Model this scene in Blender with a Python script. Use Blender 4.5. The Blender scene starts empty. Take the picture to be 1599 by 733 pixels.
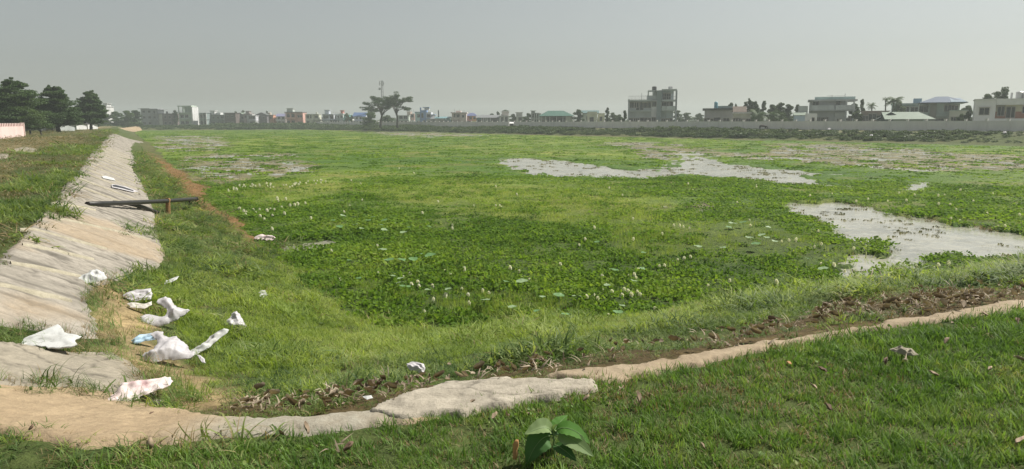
import bpy, math, random
import numpy as np
from mathutils import Vector, Matrix
random.seed(7); RNG = np.random.default_rng(7)
S = bpy.context.scene
C = S.collection
rad = math.radians

# ------------------------------------------------------------------ camera
F, CX, CY, EYE = 1100.0, 799.5, 366.5, 1.6
pitch = math.atan(177 / F); roll = rad(.18)
_f = np.array([0, math.cos(pitch), -math.sin(pitch)]); _x = np.array([1., 0, 0]); _u = np.cross(_x, _f)
_R = math.cos(roll) * _x - math.sin(roll) * _u; _V = math.sin(roll) * _x + math.cos(roll) * _u
cd = bpy.data.cameras.new('camera'); cam = bpy.data.objects.new('camera', cd); C.objects.link(cam)
cd.sensor_width = 36; cd.lens = 36 * F / 1599; cd.clip_start = .05; cd.clip_end = 8000
M = Matrix.Identity(4)
for i in range(3):
    M[i][0] = _R[i]; M[i][1] = _V[i]; M[i][2] = -_f[i]
M[2][3] = EYE
cam.matrix_world = M
S.camera = cam

# ------------------------------------------------------------------ light
SUN_AZ, SUN_EL = rad(64), rad(50)
w = bpy.data.worlds.new('World'); S.world = w; w.use_nodes = True
nt = w.node_tree; bg = nt.nodes['Background']
sky = nt.nodes.new('ShaderNodeTexSky'); sky.sky_type = 'NISHITA'; sky.sun_disc = False
sky.sun_elevation = SUN_EL; sky.sun_rotation = SUN_AZ
sky.air_density = 1.0; sky.dust_density = 1.6; sky.ozone_density = 1.0; sky.altitude = 100
hs = nt.nodes.new('ShaderNodeHueSaturation'); hs.inputs['Saturation'].default_value = .30
mx = nt.nodes.new('ShaderNodeMix'); mx.data_type = 'RGBA'; mx.blend_type = 'MULTIPLY'; mx.inputs[0].default_value = 1
mx.inputs[7].default_value = (.985, 1.0, .955, 1)
nt.links.new(sky.outputs[0], hs.inputs['Color']); nt.links.new(hs.outputs[0], mx.inputs[6]); nt.links.new(mx.outputs[2], bg.inputs['Color'])
bg.inputs['Strength'].default_value = .066
sl = bpy.data.lights.new('sun', 'SUN'); sl.energy = 5.0; sl.angle = rad(1.5); sl.color = (1, .95, .86)
so = bpy.data.objects.new('sun', sl); C.objects.link(so)
sd = Vector((math.sin(SUN_AZ) * math.cos(SUN_EL), math.cos(SUN_AZ) * math.cos(SUN_EL), math.sin(SUN_EL)))
so.rotation_euler = sd.to_track_quat('Z', 'Y').to_euler()
S.view_settings.view_transform = 'Standard'; S.view_settings.look = 'None'
S.view_settings.exposure = 0.42; S.view_settings.gamma = 1
S.cycles.max_bounces = 6; S.cycles.transparent_max_bounces = 4; S.cycles.volume_bounces = 0
S.cycles.diffuse_bounces = 3; S.cycles.caustics_reflective = False; S.cycles.caustics_refractive = False
HAZE_DENSITY, HAZE_COL = .00075, (.80, .88, .85, 1)

# ------------------------------------------------------------------ noise and terrain
def _h(ix, iy, s):
    n = (ix.astype(np.int64) * 374761393 + iy.astype(np.int64) * 668265263 + s * 982451653) & 0x7fffffff
    n = ((n ^ (n >> 13)) * 1274126177) & 0x7fffffff
    return ((n ^ (n >> 16)) & 0xffff) / 65535.0
def vn(x, y, s=0):
    x = np.asarray(x, float); y = np.asarray(y, float)
    ix = np.floor(x); iy = np.floor(y); fx = x - ix; fy = y - iy
    fx = fx * fx * (3 - 2 * fx); fy = fy * fy * (3 - 2 * fy)
    a = _h(ix, iy, s); b = _h(ix + 1, iy, s); c = _h(ix, iy + 1, s); d = _h(ix + 1, iy + 1, s)
    return (a * (1 - fx) + b * fx) * (1 - fy) + (c * (1 - fx) + d * fx) * fy
def fbm(x, y, s=0, o=3):
    t = 0; a = .5; n = 0; x = np.asarray(x, float); y = np.asarray(y, float)
    for k in range(o):
        x, y = x * .8 - y * .6 + 13.7, x * .6 + y * .8 - 5.1
        t = t + a * vn(x, y, s + k); n += a; a *= .5; x = x * 2; y = y * 2
    return t / n
def sstep(a, b, x):
    t = np.clip((x - a) / (b - a), 0, 1); return t * t * (3 - 2 * t)

WATER = -2.0
LD = np.array([-.546, 1.]); LD /= np.linalg.norm(LD)          # direction of the left bank
LP = np.array([-1.63, 0.]); LN = np.array([LD[1], -LD[0]])     # inward normal (towards the pond)
ND = np.array([1., .45]); ND /= np.linalg.norm(ND); NP = np.array([0., 3.98]); NN = np.array([-ND[1], ND[0]])
WD = np.array([-.72, 1.]); WD /= np.linalg.norm(WD); WP = np.array([78., 107.]); WN = np.array([-WD[1], WD[0]])
FD = np.array([1., .12]); FD /= np.linalg.norm(FD); FP = np.array([-97., 346.]); FN = np.array([FD[1], -FD[0]])
def sL(x, y): return (x - LP[0]) * LN[0] + (y - LP[1]) * LN[1]
def sN(x, y): return (x - NP[0]) * NN[0] + (y - NP[1]) * NN[1]
def sR(x, y): return (x - WP[0]) * WN[0] + (y - WP[1]) * WN[1]
def sF(x, y): return (x - FP[0]) * FN[0] + (y - FP[1]) * FN[1]
def smax(a, b, k):
    h = np.clip(.5 + .5 * (a - b) / k, 0, 1); return a * h + b * (1 - h) + k * h * (1 - h)
def T0(x, y):
    zl = np.interp(sL(x, y), [-.4, .1, 2.2, 4.9, 6.5, 9], [0, -.05, -1.12, -1.98, -2.25, -2.45])
    zn = np.interp(sN(x, y), [-.3, .3, 3, 6.8, 7.7, 9], [0, -.04, -.85, -1.98, -2.30, -2.5])
    zr = np.interp(sR(x, y), [0, 3.2, 11, 17, 24], [-.2, -.25, -1.85, -2.02, -2.45])
    zf = np.interp(sF(x, y), [0, 5, 14, 20, 28], [-.2, -.25, -1.85, -2.05, -2.45])
    z = smax(zl, zn, .9)
    z = np.where(z > -.02, np.minimum(z, .06 * 0 + 0.0), z)
    return np.maximum(np.maximum(z, zr), zf)
def T(x, y):
    x = np.asarray(x, float); y = np.asarray(y, float)
    r = np.hypot(x, y)
    n = (fbm(x * .9, y * .9, 3) - .5) * .12 + (fbm(x * .25, y * .25, 9) - .5) * .16
    n2 = (fbm(x * .06, y * .06, 12) - .5) * .7
    onb = sstep(-.2, 1.2, np.minimum(sL(x, y), sN(x, y)))
    out = sstep(.5, 6, -np.minimum(np.minimum(sL(x, y), sN(x, y)), 50))
    n = n + (fbm(x * 1.1 + 5, y * 1.1, 17) - .45) * .15 * onb * (sN(x, y) < sL(x, y) + 1.) * (r < 60)
    n = n * np.where((sL(x, y) < 3.2) & (sL(x, y) > -.5) & (sN(x, y) > .5), .3, 1.)
    return T0(x, y) + n * (.35 + .9 * onb) * sstep(0, 4, r) + n2 * sstep(40, 160, r) * np.where(sL(x, y) < 12, .08, .35) * (T0(x, y) > -2.2)

def ray(px, py):
    d = _f + _R * (px - CX) / F - _V * (py - CY) / F
    return d / np.linalg.norm(d)
_ts = np.geomspace(1.2, 1500, 6000)
def G(px, py):
    """ground point seen at a place of the photograph"""
    d = ray(px, py); P = d[None] * _ts[:, None]; P[:, 2] += EYE
    g = np.maximum(T(P[:, 0], P[:, 1]), WATER)
    k = np.argmax(P[:, 2] < g)
    if k == 0: k = len(_ts) - 1
    return P[k]
def W(px, py, z=WATER + .1):
    d = ray(px, py); t = (z - EYE) / d[2]; return d * t + np.array([0, 0, EYE])
def at(px, D, z=0.):
    d = ray(px, 190.); return Vector((d[0] / d[1] * D, D, z))
def zpix(px, py, D):
    d = ray(px, py); return EYE + d[2] / d[1] * D
def poly(pts, pond=False):
    return np.array([(W(*p) if pond else G(*p))[:2] for p in pts])
def inside(P, x, y):
    x = np.asarray(x, float); y = np.asarray(y, float); c = np.zeros(x.shape, bool); n = len(P)
    for i in range(n):
        x1, y1 = P[i]; x2, y2 = P[(i + 1) % n]
        if y1 == y2: continue
        m = ((y1 > y) != (y2 > y)) & (x < (x2 - x1) * (y - y1) / (y2 - y1) + x1)
        c ^= m
    return c
def sdist(P, x, y):
    """signed distance to a polygon, positive inside"""
    x = np.asarray(x, float); y = np.asarray(y, float); d = np.full(x.shape, 1e9); n = len(P)
    for i in range(n):
        a = P[i]; b = P[(i + 1) % n]; e = b - a; L = max(e @ e, 1e-9)
        t = np.clip(((x - a[0]) * e[0] + (y - a[1]) * e[1]) / L, 0, 1)
        d = np.minimum(d, np.hypot(x - a[0] - t * e[0], y - a[1] - t * e[1]))
    return np.where(inside(P, x, y), d, -d)

# ------------------------------------------------------------------ object helpers
def tag(o, label=None, cat=None, group=None, kind=None):
    if label: o['label'] = label
    if cat: o['category'] = cat
    if group: o['group'] = group
    if kind: o['kind'] = kind
    return o
def empty(name, loc=(0, 0, 0), rz=0.):
    o = bpy.data.objects.new(name, None); C.objects.link(o); o.location = loc; o.rotation_euler = (0, 0, rz); return o
def link(name, me, parent=None, loc=None):
    o = bpy.data.objects.new(name, me); C.objects.link(o)
    if parent: o.parent = parent
    if loc is not None: o.location = loc
    return o
def np_mesh(name, v, f, mats=(), smooth=False, mi=None):
    """v (N,3), f (M,3 or 4) arrays"""
    v = np.ascontiguousarray(v, np.float32); f = np.ascontiguousarray(f, np.int32)
    me = bpy.data.meshes.new(name); k = f.shape[1]
    me.vertices.add(len(v)); me.vertices.foreach_set('co', v.ravel())
    me.loops.add(f.size); me.loops.foreach_set('vertex_index', f.ravel())
    me.polygons.add(len(f)); me.polygons.foreach_set('loop_start', np.arange(0, f.size, k, dtype=np.int32))
    me.polygons.foreach_set('loop_total', np.full(len(f), k, np.int32))
    if smooth: me.polygons.foreach_set('use_smooth', np.ones(len(f), bool))
    for m in mats: me.materials.append(m)
    if mi is not None: me.polygons.foreach_set('material_index', np.asarray(mi, np.int32))
    me.update(calc_edges=True); me.validate(); return me
class MB:
    def __init__(s): s.v = []; s.f = []; s.m = []
    def add(s, v, f, m=0):
        n = len(s.v); s.v += [tuple(p) for p in v]; s.f += [tuple(i + n for i in q) for q in f]; s.m += [m] * len(f); return s
    def box(s, x0, x1, y0, y1, z0, z1, m=0):
        return s.add([(x0, y0, z0), (x1, y0, z0), (x1, y1, z0), (x0, y1, z0), (x0, y0, z1), (x1, y0, z1), (x1, y1, z1), (x0, y1, z1)],
                     [(0, 3, 2, 1), (4, 5, 6, 7), (0, 1, 5, 4), (1, 2, 6, 5), (2, 3, 7, 6), (3, 0, 4, 7)], m)
    def tube(s, pts, rs, n=8, m=0, cap=True):
        pts = [Vector(p) for p in pts]
        if not hasattr(rs, '__len__'): rs = [rs] * len(pts)
        V = []; Q = []
        for i, p in enumerate(pts):
            d = (pts[min(i + 1, len(pts) - 1)] - pts[max(i - 1, 0)]).normalized()
            a = d.orthogonal().normalized() if i == 0 else (a - d * a.dot(d)).normalized()
            b = d.cross(a)
            for k in range(n):
                t = 2 * math.pi * k / n; V.append(p + (a * math.cos(t) + b * math.sin(t)) * rs[i])
        for i in range(len(pts) - 1):
            for k in range(n):
                Q.append((i * n + k, i * n + (k + 1) % n, (i + 1) * n + (k + 1) % n, (i + 1) * n + k))
        if cap: Q.append(tuple(range(n - 1, -1, -1))); Q.append(tuple((len(pts) - 1) * n + k for k in range(n)))
        return s.add(V, Q, m)
    def mesh(s, name, mats, smooth=False):
        me = bpy.data.meshes.new(name); me.from_pydata(s.v, [], s.f)
        for m in (mats if isinstance(mats, (list, tuple)) else [mats]): me.materials.append(m)
        me.polygons.foreach_set('material_index', np.array(s.m, np.int32))
        if smooth: me.polygons.foreach_set('use_smooth', np.ones(len(s.f), bool))
        me.update(); return me
    def build(s, name, mats, parent=None, loc=None, smooth=False):
        return link(name, s.mesh(name, mats, smooth), parent, loc)

# ------------------------------------------------------------------ materials
def N(nt, t, **k):
    n = nt.nodes.new(t)
    for a, b in k.items():
        if a in n.inputs.keys() if isinstance(a, str) else False: n.inputs[a].default_value = b
        else: setattr(n, a, b)
    return n
def newmat(name):
    m = bpy.data.materials.new(name); m.use_nodes = True; nt = m.node_tree; p = nt.nodes['Principled BSDF']; return m, nt, p
def ramp(nt, fac, stops, interp='LINEAR'):
    r = nt.nodes.new('ShaderNodeValToRGB'); r.color_ramp.interpolation = interp; e = r.color_ramp.elements
    while len(e) < len(stops): e.new(.5)
    for i, (p, c) in enumerate(stops):
        e[i].position = p; e[i].color = (*c, 1) if len(c) == 3 else c
    nt.links.new(fac, r.inputs[0]); return r.outputs[0]
def noise(nt, vec, scale, detail=4, rough=.55, w=None):
    n = nt.nodes.new('ShaderNodeTexNoise'); n.inputs['Scale'].default_value = scale; n.inputs['Detail'].default_value = detail
    n.inputs['Roughness'].default_value = rough
    if vec is not None: nt.links.new(vec, n.inputs['Vector'])
    return n.outputs[0]
def mixc(nt, fac, a, b, mode='MIX'):
    m = nt.nodes.new('ShaderNodeMix'); m.data_type = 'RGBA'; m.blend_type = mode
    for s, v in ((0, fac), (6, a), (7, b)):
        if hasattr(v, 'is_output') or hasattr(v, 'links'): nt.links.new(v, m.inputs[s])
        elif s == 0: m.inputs[0].default_value = v
        else: m.inputs[s].default_value = (*v, 1)
    return m.outputs[2]
def mapr(nt, v, a, b, c=0., d=1.):
    m = nt.nodes.new('ShaderNodeMapRange'); nt.links.new(v, m.inputs[0])
    for i, q in enumerate((a, b, c, d)): m.inputs[i + 1].default_value = q
    return m.outputs[0]
def bump(nt, h, p, strength=.3, dist=.02):
    b = nt.nodes.new('ShaderNodeBump'); b.inputs['Strength'].default_value = strength; b.inputs['Distance'].default_value = dist
    nt.links.new(h, b.inputs['Height']); nt.links.new(b.outputs[0], p.inputs['Normal'])
def wall_mat(name, c, rough=.85, dirt=.35, scale=1.5):
    """painted or plastered masonry: blotchy, streaked, slightly rough"""
    m, nt, p = newmat(name); tc = nt.nodes.new('ShaderNodeNewGeometry').outputs['Position']
    mp = nt.nodes.new('ShaderNodeMapping'); mp.inputs['Scale'].default_value = (1, 1, .35); nt.links.new(tc, mp.inputs[0])
    n1 = noise(nt, mp.outputs[0], scale, 6, .65); n2 = noise(nt, tc, scale * 7, 3)
    d = tuple(x * (1 - dirt) * .9 for x in c)
    col = mixc(nt, mapr(nt, n1, .35, .7), d, c); col = mixc(nt, mapr(nt, n2, .3, .7, 0, .25), col, tuple(x * .75 for x in c))
    nt.links.new(col, p.inputs['Base Color']); p.inputs['Roughness'].default_value = rough; bump(nt, n2, p, .3, .02); return m
def plain(name, c, rough=.7, metal=0., var=.2, scale=6):
    m, nt, p = newmat(name); tc = nt.nodes.new('ShaderNodeTexCoord').outputs['Object']
    n = noise(nt, tc, scale, 4); col = mixc(nt, mapr(nt, n, .3, .7), tuple(x * (1 - var) for x in c), tuple(min(1, x * (1 + var * .4)) for x in c))
    nt.links.new(col, p.inputs['Base Color']); p.inputs['Roughness'].default_value = rough; p.inputs['Metallic'].default_value = metal; return m
def leaf_mat(name, stops, trans=.35, patch=.35, patch_col=None, rough=.6, tcol=1.5, small=True, spec=.3):
    """foliage: hue varies by instance and, slowly, by place; light passes through"""
    m, nt, p = newmat(name); oi = nt.nodes.new('ShaderNodeObjectInfo')
    geo = nt.nodes.new('ShaderNodeNewGeometry')
    pn = noise(nt, geo.outputs['Position'], patch, 3, .6)
    add = nt.nodes.new('ShaderNodeMath'); add.operation = 'MULTIPLY_ADD'; nt.links.new(oi.outputs['Random'], add.inputs[0]); add.inputs[1].default_value = .4
    nt.links.new(mapr(nt, pn, .3, .7, 0, .6), add.inputs[2])
    if small:
        fn = noise(nt, geo.outputs['Position'], 14, 1); a2 = nt.nodes.new('ShaderNodeMath'); a2.operation = 'MULTIPLY_ADD'
        nt.links.new(fn, a2.inputs[0]); a2.inputs[1].default_value = .5; nt.links.new(add.outputs[0], a2.inputs[2])
        a3 = nt.nodes.new('ShaderNodeMath'); a3.operation = 'SUBTRACT'; nt.links.new(a2.outputs[0], a3.inputs[0]); a3.inputs[1].default_value = .25
        fac = a3.outputs[0]
    else: fac = add.outputs[0]
    col = ramp(nt, fac, stops)
    nt.links.new(col, p.inputs['Base Color']); p.inputs['Roughness'].default_value = rough; p.inputs['Specular IOR Level'].default_value = spec
    tr = nt.nodes.new('ShaderNodeBsdfTranslucent'); tcn = mixc(nt, 1., col, (tcol, tcol, tcol * .55), 'MULTIPLY'); nt.links.new(tcn, tr.inputs[0])
    ms = nt.nodes.new('ShaderNodeMixShader'); ms.inputs[0].default_value = trans
    nt.links.new(p.outputs[0], ms.inputs[1]); nt.links.new(tr.outputs[0], ms.inputs[2])
    nt.links.new(ms.outputs[0], nt.nodes['Material Output'].inputs[0]); return m

# ------------------------------------------------------------------ scatter (geometry nodes)
def scatter(name, label, cat, P, rot, sc, idx, variants, kind='stuff'):
    """one object of uncountable stuff: variants set on points"""
    col = bpy.data.collections.new(name + '_kinds')
    for i, me in enumerate(variants):
        o = bpy.data.objects.new('%s_%02d' % (name, i), me); col.objects.link(o)
    n = len(P); me = bpy.data.meshes.new(name); me.vertices.add(n); me.vertices.foreach_set('co', np.asarray(P, np.float32).ravel())
    a = me.attributes.new('rot', 'FLOAT_VECTOR', 'POINT'); a.data.foreach_set('vector', np.asarray(rot, np.float32).ravel())
    sc = np.asarray(sc, np.float32)
    if sc.ndim == 1: sc = np.repeat(sc[:, None], 3, 1)
    a = me.attributes.new('scl', 'FLOAT_VECTOR', 'POINT'); a.data.foreach_set('vector', np.ascontiguousarray(sc).ravel())
    a = me.attributes.new('idx', 'INT', 'POINT'); a.data.foreach_set('value', np.asarray(idx, np.int32))
    o = link(name, me); g = bpy.data.node_groups.new(name, 'GeometryNodeTree')
    g.interface.new_socket('Geometry', in_out='INPUT', socket_type='NodeSocketGeometry'); g.interface.new_socket('Geometry', in_out='OUTPUT', socket_type='NodeSocketGeometry')
    gi = g.nodes.new('NodeGroupInput'); go = g.nodes.new('NodeGroupOutput'); ip = g.nodes.new('GeometryNodeInstanceOnPoints')
    ci = g.nodes.new('GeometryNodeCollectionInfo'); ci.inputs[0].default_value = col; ci.inputs['Separate Children'].default_value = True; ci.inputs['Reset Children'].default_value = True
    def na(nm, t):
        q = g.nodes.new('GeometryNodeInputNamedAttribute'); q.data_type = t; q.inputs[0].default_value = nm; return q.outputs[0]
    e2r = g.nodes.new('FunctionNodeEulerToRotation')
    L = g.links.new
    L(gi.outputs[0], ip.inputs['Points']); L(ci.outputs[0], ip.inputs['Instance']); ip.inputs['Pick Instance'].default_value = True
    L(na('idx', 'INT'), ip.inputs['Instance Index']); L(na('rot', 'FLOAT_VECTOR'), e2r.inputs[0]); L(e2r.outputs[0], ip.inputs['Rotation'])
    L(na('scl', 'FLOAT_VECTOR'), ip.inputs['Scale']); L(ip.outputs[0], go.inputs[0])
    md = o.modifiers.new('scatter', 'NODES'); md.node_group = g
    return tag(o, label, cat, kind=kind)
def wedge(r0, r1, dens, half=47, step=1.12):
    """random points in front of the camera place; dens(r) per square metre"""
    out = []; r = r0
    while r < r1:
        q = min(r * step, r1); A = rad(half) * (q * q - r * r); n = int(A * dens((r + q) / 2) + RNG.random())
        rr = np.sqrt(RNG.uniform(r * r, q * q, n)); th = RNG.uniform(-rad(half), rad(half), n)
        out.append(np.stack([rr * np.sin(th), rr * np.cos(th)], 1)); r = q
    return np.concatenate(out)

def blades(n, R, L, wd, lean, seg=3, droop=.5, mat=None, name='tuft', curl=1.):
    """a tuft of n bent blades"""
    v = []; f = []
    for i in range(n):
        a = random.uniform(0, 6.283); r = R * math.sqrt(random.random()); x, y = r * math.cos(a), r * math.sin(a)
        h = L * random.uniform(.55, 1.1); b = random.uniform(0, 6.283); ln = lean * random.uniform(.2, 1.3)
        dx, dy = math.cos(b), math.sin(b); px, py = -dy, dx; ww = wd * random.uniform(.7, 1.3); b0 = len(v)
        X, Y, Z = x, y, -.01
        for k in range(seg + 1):
            t = k / seg; q = ww * (1 - t ** 1.6) * .5 + ww * .03
            v.append((X - px * q, Y - py * q, Z)); v.append((X + px * q, Y + py * q, Z))
            ang = ln + droop * t * curl * random.uniform(.7, 1.3); s = h / seg
            X += dx * math.sin(ang) * s; Y += dy * math.sin(ang) * s; Z += max(math.cos(ang), -.55) * s
            if Z < .004: Z = .004
        for k in range(seg): q = b0 + 2 * k; f.append((q, q + 1, q + 3, q + 2))
    return np_mesh(name, np.array(v), np.array(f), [mat])
def roundleaf(v, f, c, nrm, up, rx, ry, fold=.15):
    """a rounded leaf of six triangles round c"""
    nrm = nrm.normalized(); up = (up - nrm * up.dot(nrm)).normalized(); sd_ = nrm.cross(up); b = len(v); v.append(tuple(c - nrm * ry * fold))
    for k in range(6):
        t = k * math.pi / 3; v.append(tuple(c + sd_ * (rx * math.sin(t)) + up * (ry * math.cos(t))))
    for k in range(6): f.append((b, b + 1 + k, b + 1 + (k + 1) % 6))
def hyacinth(n, R, H, lr, mat, name='water_plant'):
    v = []; f = []
    for i in range(n):
        a = random.uniform(0, 6.283); r = R * math.sqrt(random.random()); x, y = r * math.cos(a), r * math.sin(a)
        h = H * random.uniform(.5, 1.1); b = random.uniform(0, 6.283); o = random.uniform(.1, .7)
        d = Vector((math.cos(b) * math.sin(o), math.sin(b) * math.sin(o), math.cos(o))); base = Vector((x, y, -.03)); top = base + d * h
        sdv = d.cross(Vector((0, 0, 1))).normalized() * .006; k = len(v)
        v += [tuple(base - sdv), tuple(base + sdv), tuple(top)]; f.append((k, k + 1, k + 2))
        u = (d + Vector((math.cos(b), math.sin(b), 0)) * random.uniform(0, 1.2)).normalized()
        nn = (Vector((0, 0, 1)) * random.uniform(.1, 1) - Vector((math.cos(b), math.sin(b), 0)) * random.uniform(.2, 1)) + Vector((random.uniform(-.5, .5), random.uniform(-.5, .5), 0))
        s = lr * random.uniform(.7, 1.25); roundleaf(v, f, top + u * s * .8, nn, u, s * .85, s)
    return np_mesh(name, np.array(v), np.array(f), [mat])

# ------------------------------------------------------------------ places traced on the ground
def arr(*p): return list(p)
BAND_L = poly([(-140, 590), (0, 601), (90, 605), (170, 608), (215, 628), (262, 642), (330, 652), (400, 656), (500, 652), (560, 645), (640, 630), (690, 614), (740, 602), (780, 612),
               (760, 640), (700, 655), (640, 663), (560, 671), (500, 680), (350, 684), (230, 692), (160, 699), (100, 699), (40, 684), (0, 678), (-140, 668)])
SLAB = poly([(560, 650), (640, 622), (700, 605), (760, 600), (850, 601), (925, 603), (931, 611), (905, 621), (840, 631), (780, 640), (700, 655), (620, 662)])
BAND_R = poly([(850, 588), (930, 578), (1000, 571), (1080, 559), (1180, 541), (1300, 521), (1400, 504), (1500, 487), (1599, 471), (1900, 420), (2400, 350),
               (2400, 362), (1900, 436), (1599, 485), (1500, 499), (1400, 513), (1300, 531), (1180, 552), (1080, 575), (1000, 592), (965, 600), (928, 598), (880, 594)])
APRON = poly([(-260, 520), (0, 538), (60, 546), (110, 553), (170, 554), (200, 568), (228, 588), (232, 606), (262, 636), (170, 622), (90, 612), (0, 608), (-200, 606)])
_lc = [(-160, 478), (-60, 430), (0, 402), (30, 372), (60, 341), (85, 312), (98, 290), (118, 272), (134, 252)]
_rc = [(206, 262), (225, 285), (235, 310), (246, 335), (250, 370), (264, 400), (250, 424), (200, 432), (152, 445), (136, 470), (150, 500), (158, 530), (120, 530), (60, 519), (0, 510), (-160, 500)]
def bank(y, dx): return np.array([-1.63 - .546 * y + dx, y])
REVET = np.concatenate([poly(_lc), [bank(45, -.1), bank(75, -.1), bank(108, .0), bank(118, 2.5), bank(121, 5.2), bank(114, 4.6), bank(106, 3.2), bank(75, 2.3), bank(50, 2.3)], poly(_rc)])
LEAFBED = poly([(320, 632), (450, 632), (560, 618), (640, 606), (740, 588), (850, 572), (930, 560), (1050, 540), (1150, 520), (1250, 498), (1350, 474), (1420, 458), (1500, 452), (1620, 456), (1620, 474), (1500, 489), (1300, 523), (1080, 561), (930, 582), (860, 592), (760, 602), (640, 632), (500, 656), (340, 652)])
STRAW = poly([(148, 440), (205, 455), (238, 500), (262, 550), (330, 600), (430, 642), (330, 648), (262, 632), (222, 590), (165, 545), (140, 490)])
BROWN = poly([(222, 225), (262, 255), (300, 275), (345, 305), (385, 335), (425, 375), (405, 388), (360, 350), (320, 330), (285, 300), (250, 262), (228, 240)])
JOINT = poly([(-160, 505), (0, 511), (60, 520), (100, 531), (150, 538), (215, 540), (225, 556), (110, 552), (60, 545), (0, 537), (-160, 520)])
TUFTS = [poly([(178, 352), (200, 352), (220, 360), (190, 362)]), poly([(185, 348), (215, 351), (230, 360), (196, 356)]), poly([(170, 366), (186, 366), (196, 373), (176, 371)]),
         poly([(210, 358), (245, 350), (250, 378), (225, 372)]), poly([(85, 316), (110, 318), (92, 345), (66, 345)])]
def wp(*p): return poly(p, True)
WATERS = [wp((778, 246), (820, 246), (870, 250), (930, 260), (1000, 266), (1036, 258), (1040, 238), (1088, 238), (1112, 250), (1165, 256), (1230, 264), (1285, 270), (1240, 273), (1262, 280), (1310, 290), (1230, 288), (1150, 279), (1090, 272), (1010, 278), (930, 274), (870, 275), (830, 268), (795, 262)),
          wp((1215, 314), (1300, 316), (1400, 331), (1500, 347), (1620, 364), (1780, 384), (1780, 410), (1640, 404), (1560, 404), (1500, 398), (1440, 404), (1420, 412), (1405, 424), (1372, 428), (1335, 405), (1372, 392), (1362, 376), (1322, 366), (1300, 350), (1268, 340), (1232, 330)),
          wp((1396, 286), (1440, 284), (1448, 292), (1412, 297)), wp((1548, 312), (1620, 314), (1620, 322), (1575, 320)), wp((428, 378), (470, 374), (540, 371), (565, 376), (540, 384), (480, 388), (440, 384)),
          wp((1335, 425), (1372, 428), (1400, 448), (1385, 455), (1350, 440))]
DULL = [wp((935, 222), (1040, 222), (1140, 236), (1250, 240), (1260, 246), (1180, 250), (1110, 244), (1060, 240), (1020, 246), (980, 240)),
        wp((1190, 224), (1330, 224), (1440, 234), (1560, 240), (1640, 246), (1640, 262), (1560, 264), (1500, 268), (1400, 262), (1320, 258), (1250, 250)),
        wp((240, 212), (340, 212), (372, 226), (330, 234), (270, 236), (245, 226)), wp((300, 246), (340, 240), (410, 246), (495, 258), (490, 266), (430, 272), (400, 282), (350, 288), (315, 280), (296, 262)),
        wp((350, 240), (430, 238), (440, 244), (380, 246)), wp((1050, 322), (1100, 314), (1140, 322), (1120, 334), (1080, 330)), wp((560, 206), (700, 206), (760, 212), (640, 215))]
GRASSY = [wp((560, 300), (700, 280), (900, 285), (1060, 310), (1050, 345), (960, 350), (800, 345), (640, 320)), wp((960, 350), (1180, 345), (1300, 380), (1240, 400), (1100, 392), (1000, 400), (940, 380)),
          wp((520, 425), (620, 455), (760, 470), (860, 470), (920, 520), (860, 540), (700, 500), (560, 460)), wp((410, 285), (530, 270), (540, 300), (420, 320), (380, 305))]

def near_w(x, y): return -1e9
def wdist(polys, x, y):
    d = np.full(np.shape(x), -1e9)
    for P in polys:
        c = P.mean(0); R_ = np.hypot(*(P - c).T).max() + 8
        m = np.hypot(x - c[0], y - c[1]) < R_
        if m.any(): d[m] = np.maximum(d[m], sdist(P, x[m], y[m]))
    return d
def rj(x, y, s=1.):   # ragged edge noise
    return (fbm(x * 1.3, y * 1.3, 31) - .5) * 1.2 * s
def openwater(x, y):
    r = np.hypot(x, y); k = np.clip(r / 25, .4, 3)
    d1 = wdist(WATERS, x, y) + rj(x / k, y / k, k * 1.6); return d1
def dull(x, y):
    r = np.hypot(x, y); k = np.clip(r / 25, .4, 4)
    return wdist(DULL, x, y) + rj(x / k + 9, y / k, k * 2.2)

# ------------------------------------------------------------------ ground sheet
def polar(rs, ths):
    Rr, Th = np.meshgrid(rs, ths, indexing='ij'); return Rr * np.sin(Th), Rr * np.cos(Th)
def gridfaces(n, m, wrap=False):
    i, j = np.meshgrid(np.arange(n - 1), np.arange(m if wrap else m - 1), indexing='ij'); j2 = (j + 1) % m
    return np.stack([i * m + j, (i + 1) * m + j, (i + 1) * m + j2, i * m + j2], -1).reshape(-1, 4)
def setcol(me, name, rgb):
    a = me.attributes.new(name, 'FLOAT_COLOR', 'POINT'); c = np.ones((len(rgb), 4), np.float32); c[:, :3] = rgb; a.data.foreach_set('color', c.ravel())
def setf(me, name, v):
    a = me.attributes.new(name, 'FLOAT', 'POINT'); a.data.foreach_set('value', np.asarray(v, np.float32).ravel())
def lerp(a, b, t): return a * (1 - t[..., None]) + np.asarray(b) * t[..., None]

rs = np.concatenate([[.02], np.geomspace(.6, 1400, 500)])
ths = np.concatenate([np.linspace(-rad(50), rad(50), 420), np.linspace(rad(50), 2 * math.pi - rad(50), 56)[1:-1]])
X, Y = polar(rs, ths); Z = T(X, Y)
me = np_mesh('ground', np.stack([X, Y, Z], -1).reshape(-1, 3), gridfaces(len(rs), len(ths), True)[:, ::-1], smooth=True)
x, y = X.ravel(), Y.ravel(); z = Z.ravel()
col = np.tile(np.array([.065, .09, .03]), (len(x), 1))
inn = np.minimum(sL(x, y), sN(x, y)); left = sL(x, y)
dryp = sstep(.45, .62, fbm(x * .16 + 3, y * .16, 21)) * sstep(-.5, -2.5, left) * sstep(4, 14, y)
track = np.exp(-((left + 5.2) / 1.6) ** 2) * sstep(.35, .6, fbm(x * .2, y * .08, 44)) * (y > 8)
col = lerp(col, (.16, .135, .075), np.clip(dryp * .9, 0, 1)); col = lerp(col, (.21, .18, .11), np.clip(track * .8, 0, 1))
bd = sdist(BROWN, x, y); col = lerp(col, (.20, .115, .06), sstep(-.6, .5, bd + rj(x, y, .8)) * .9)
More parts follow.
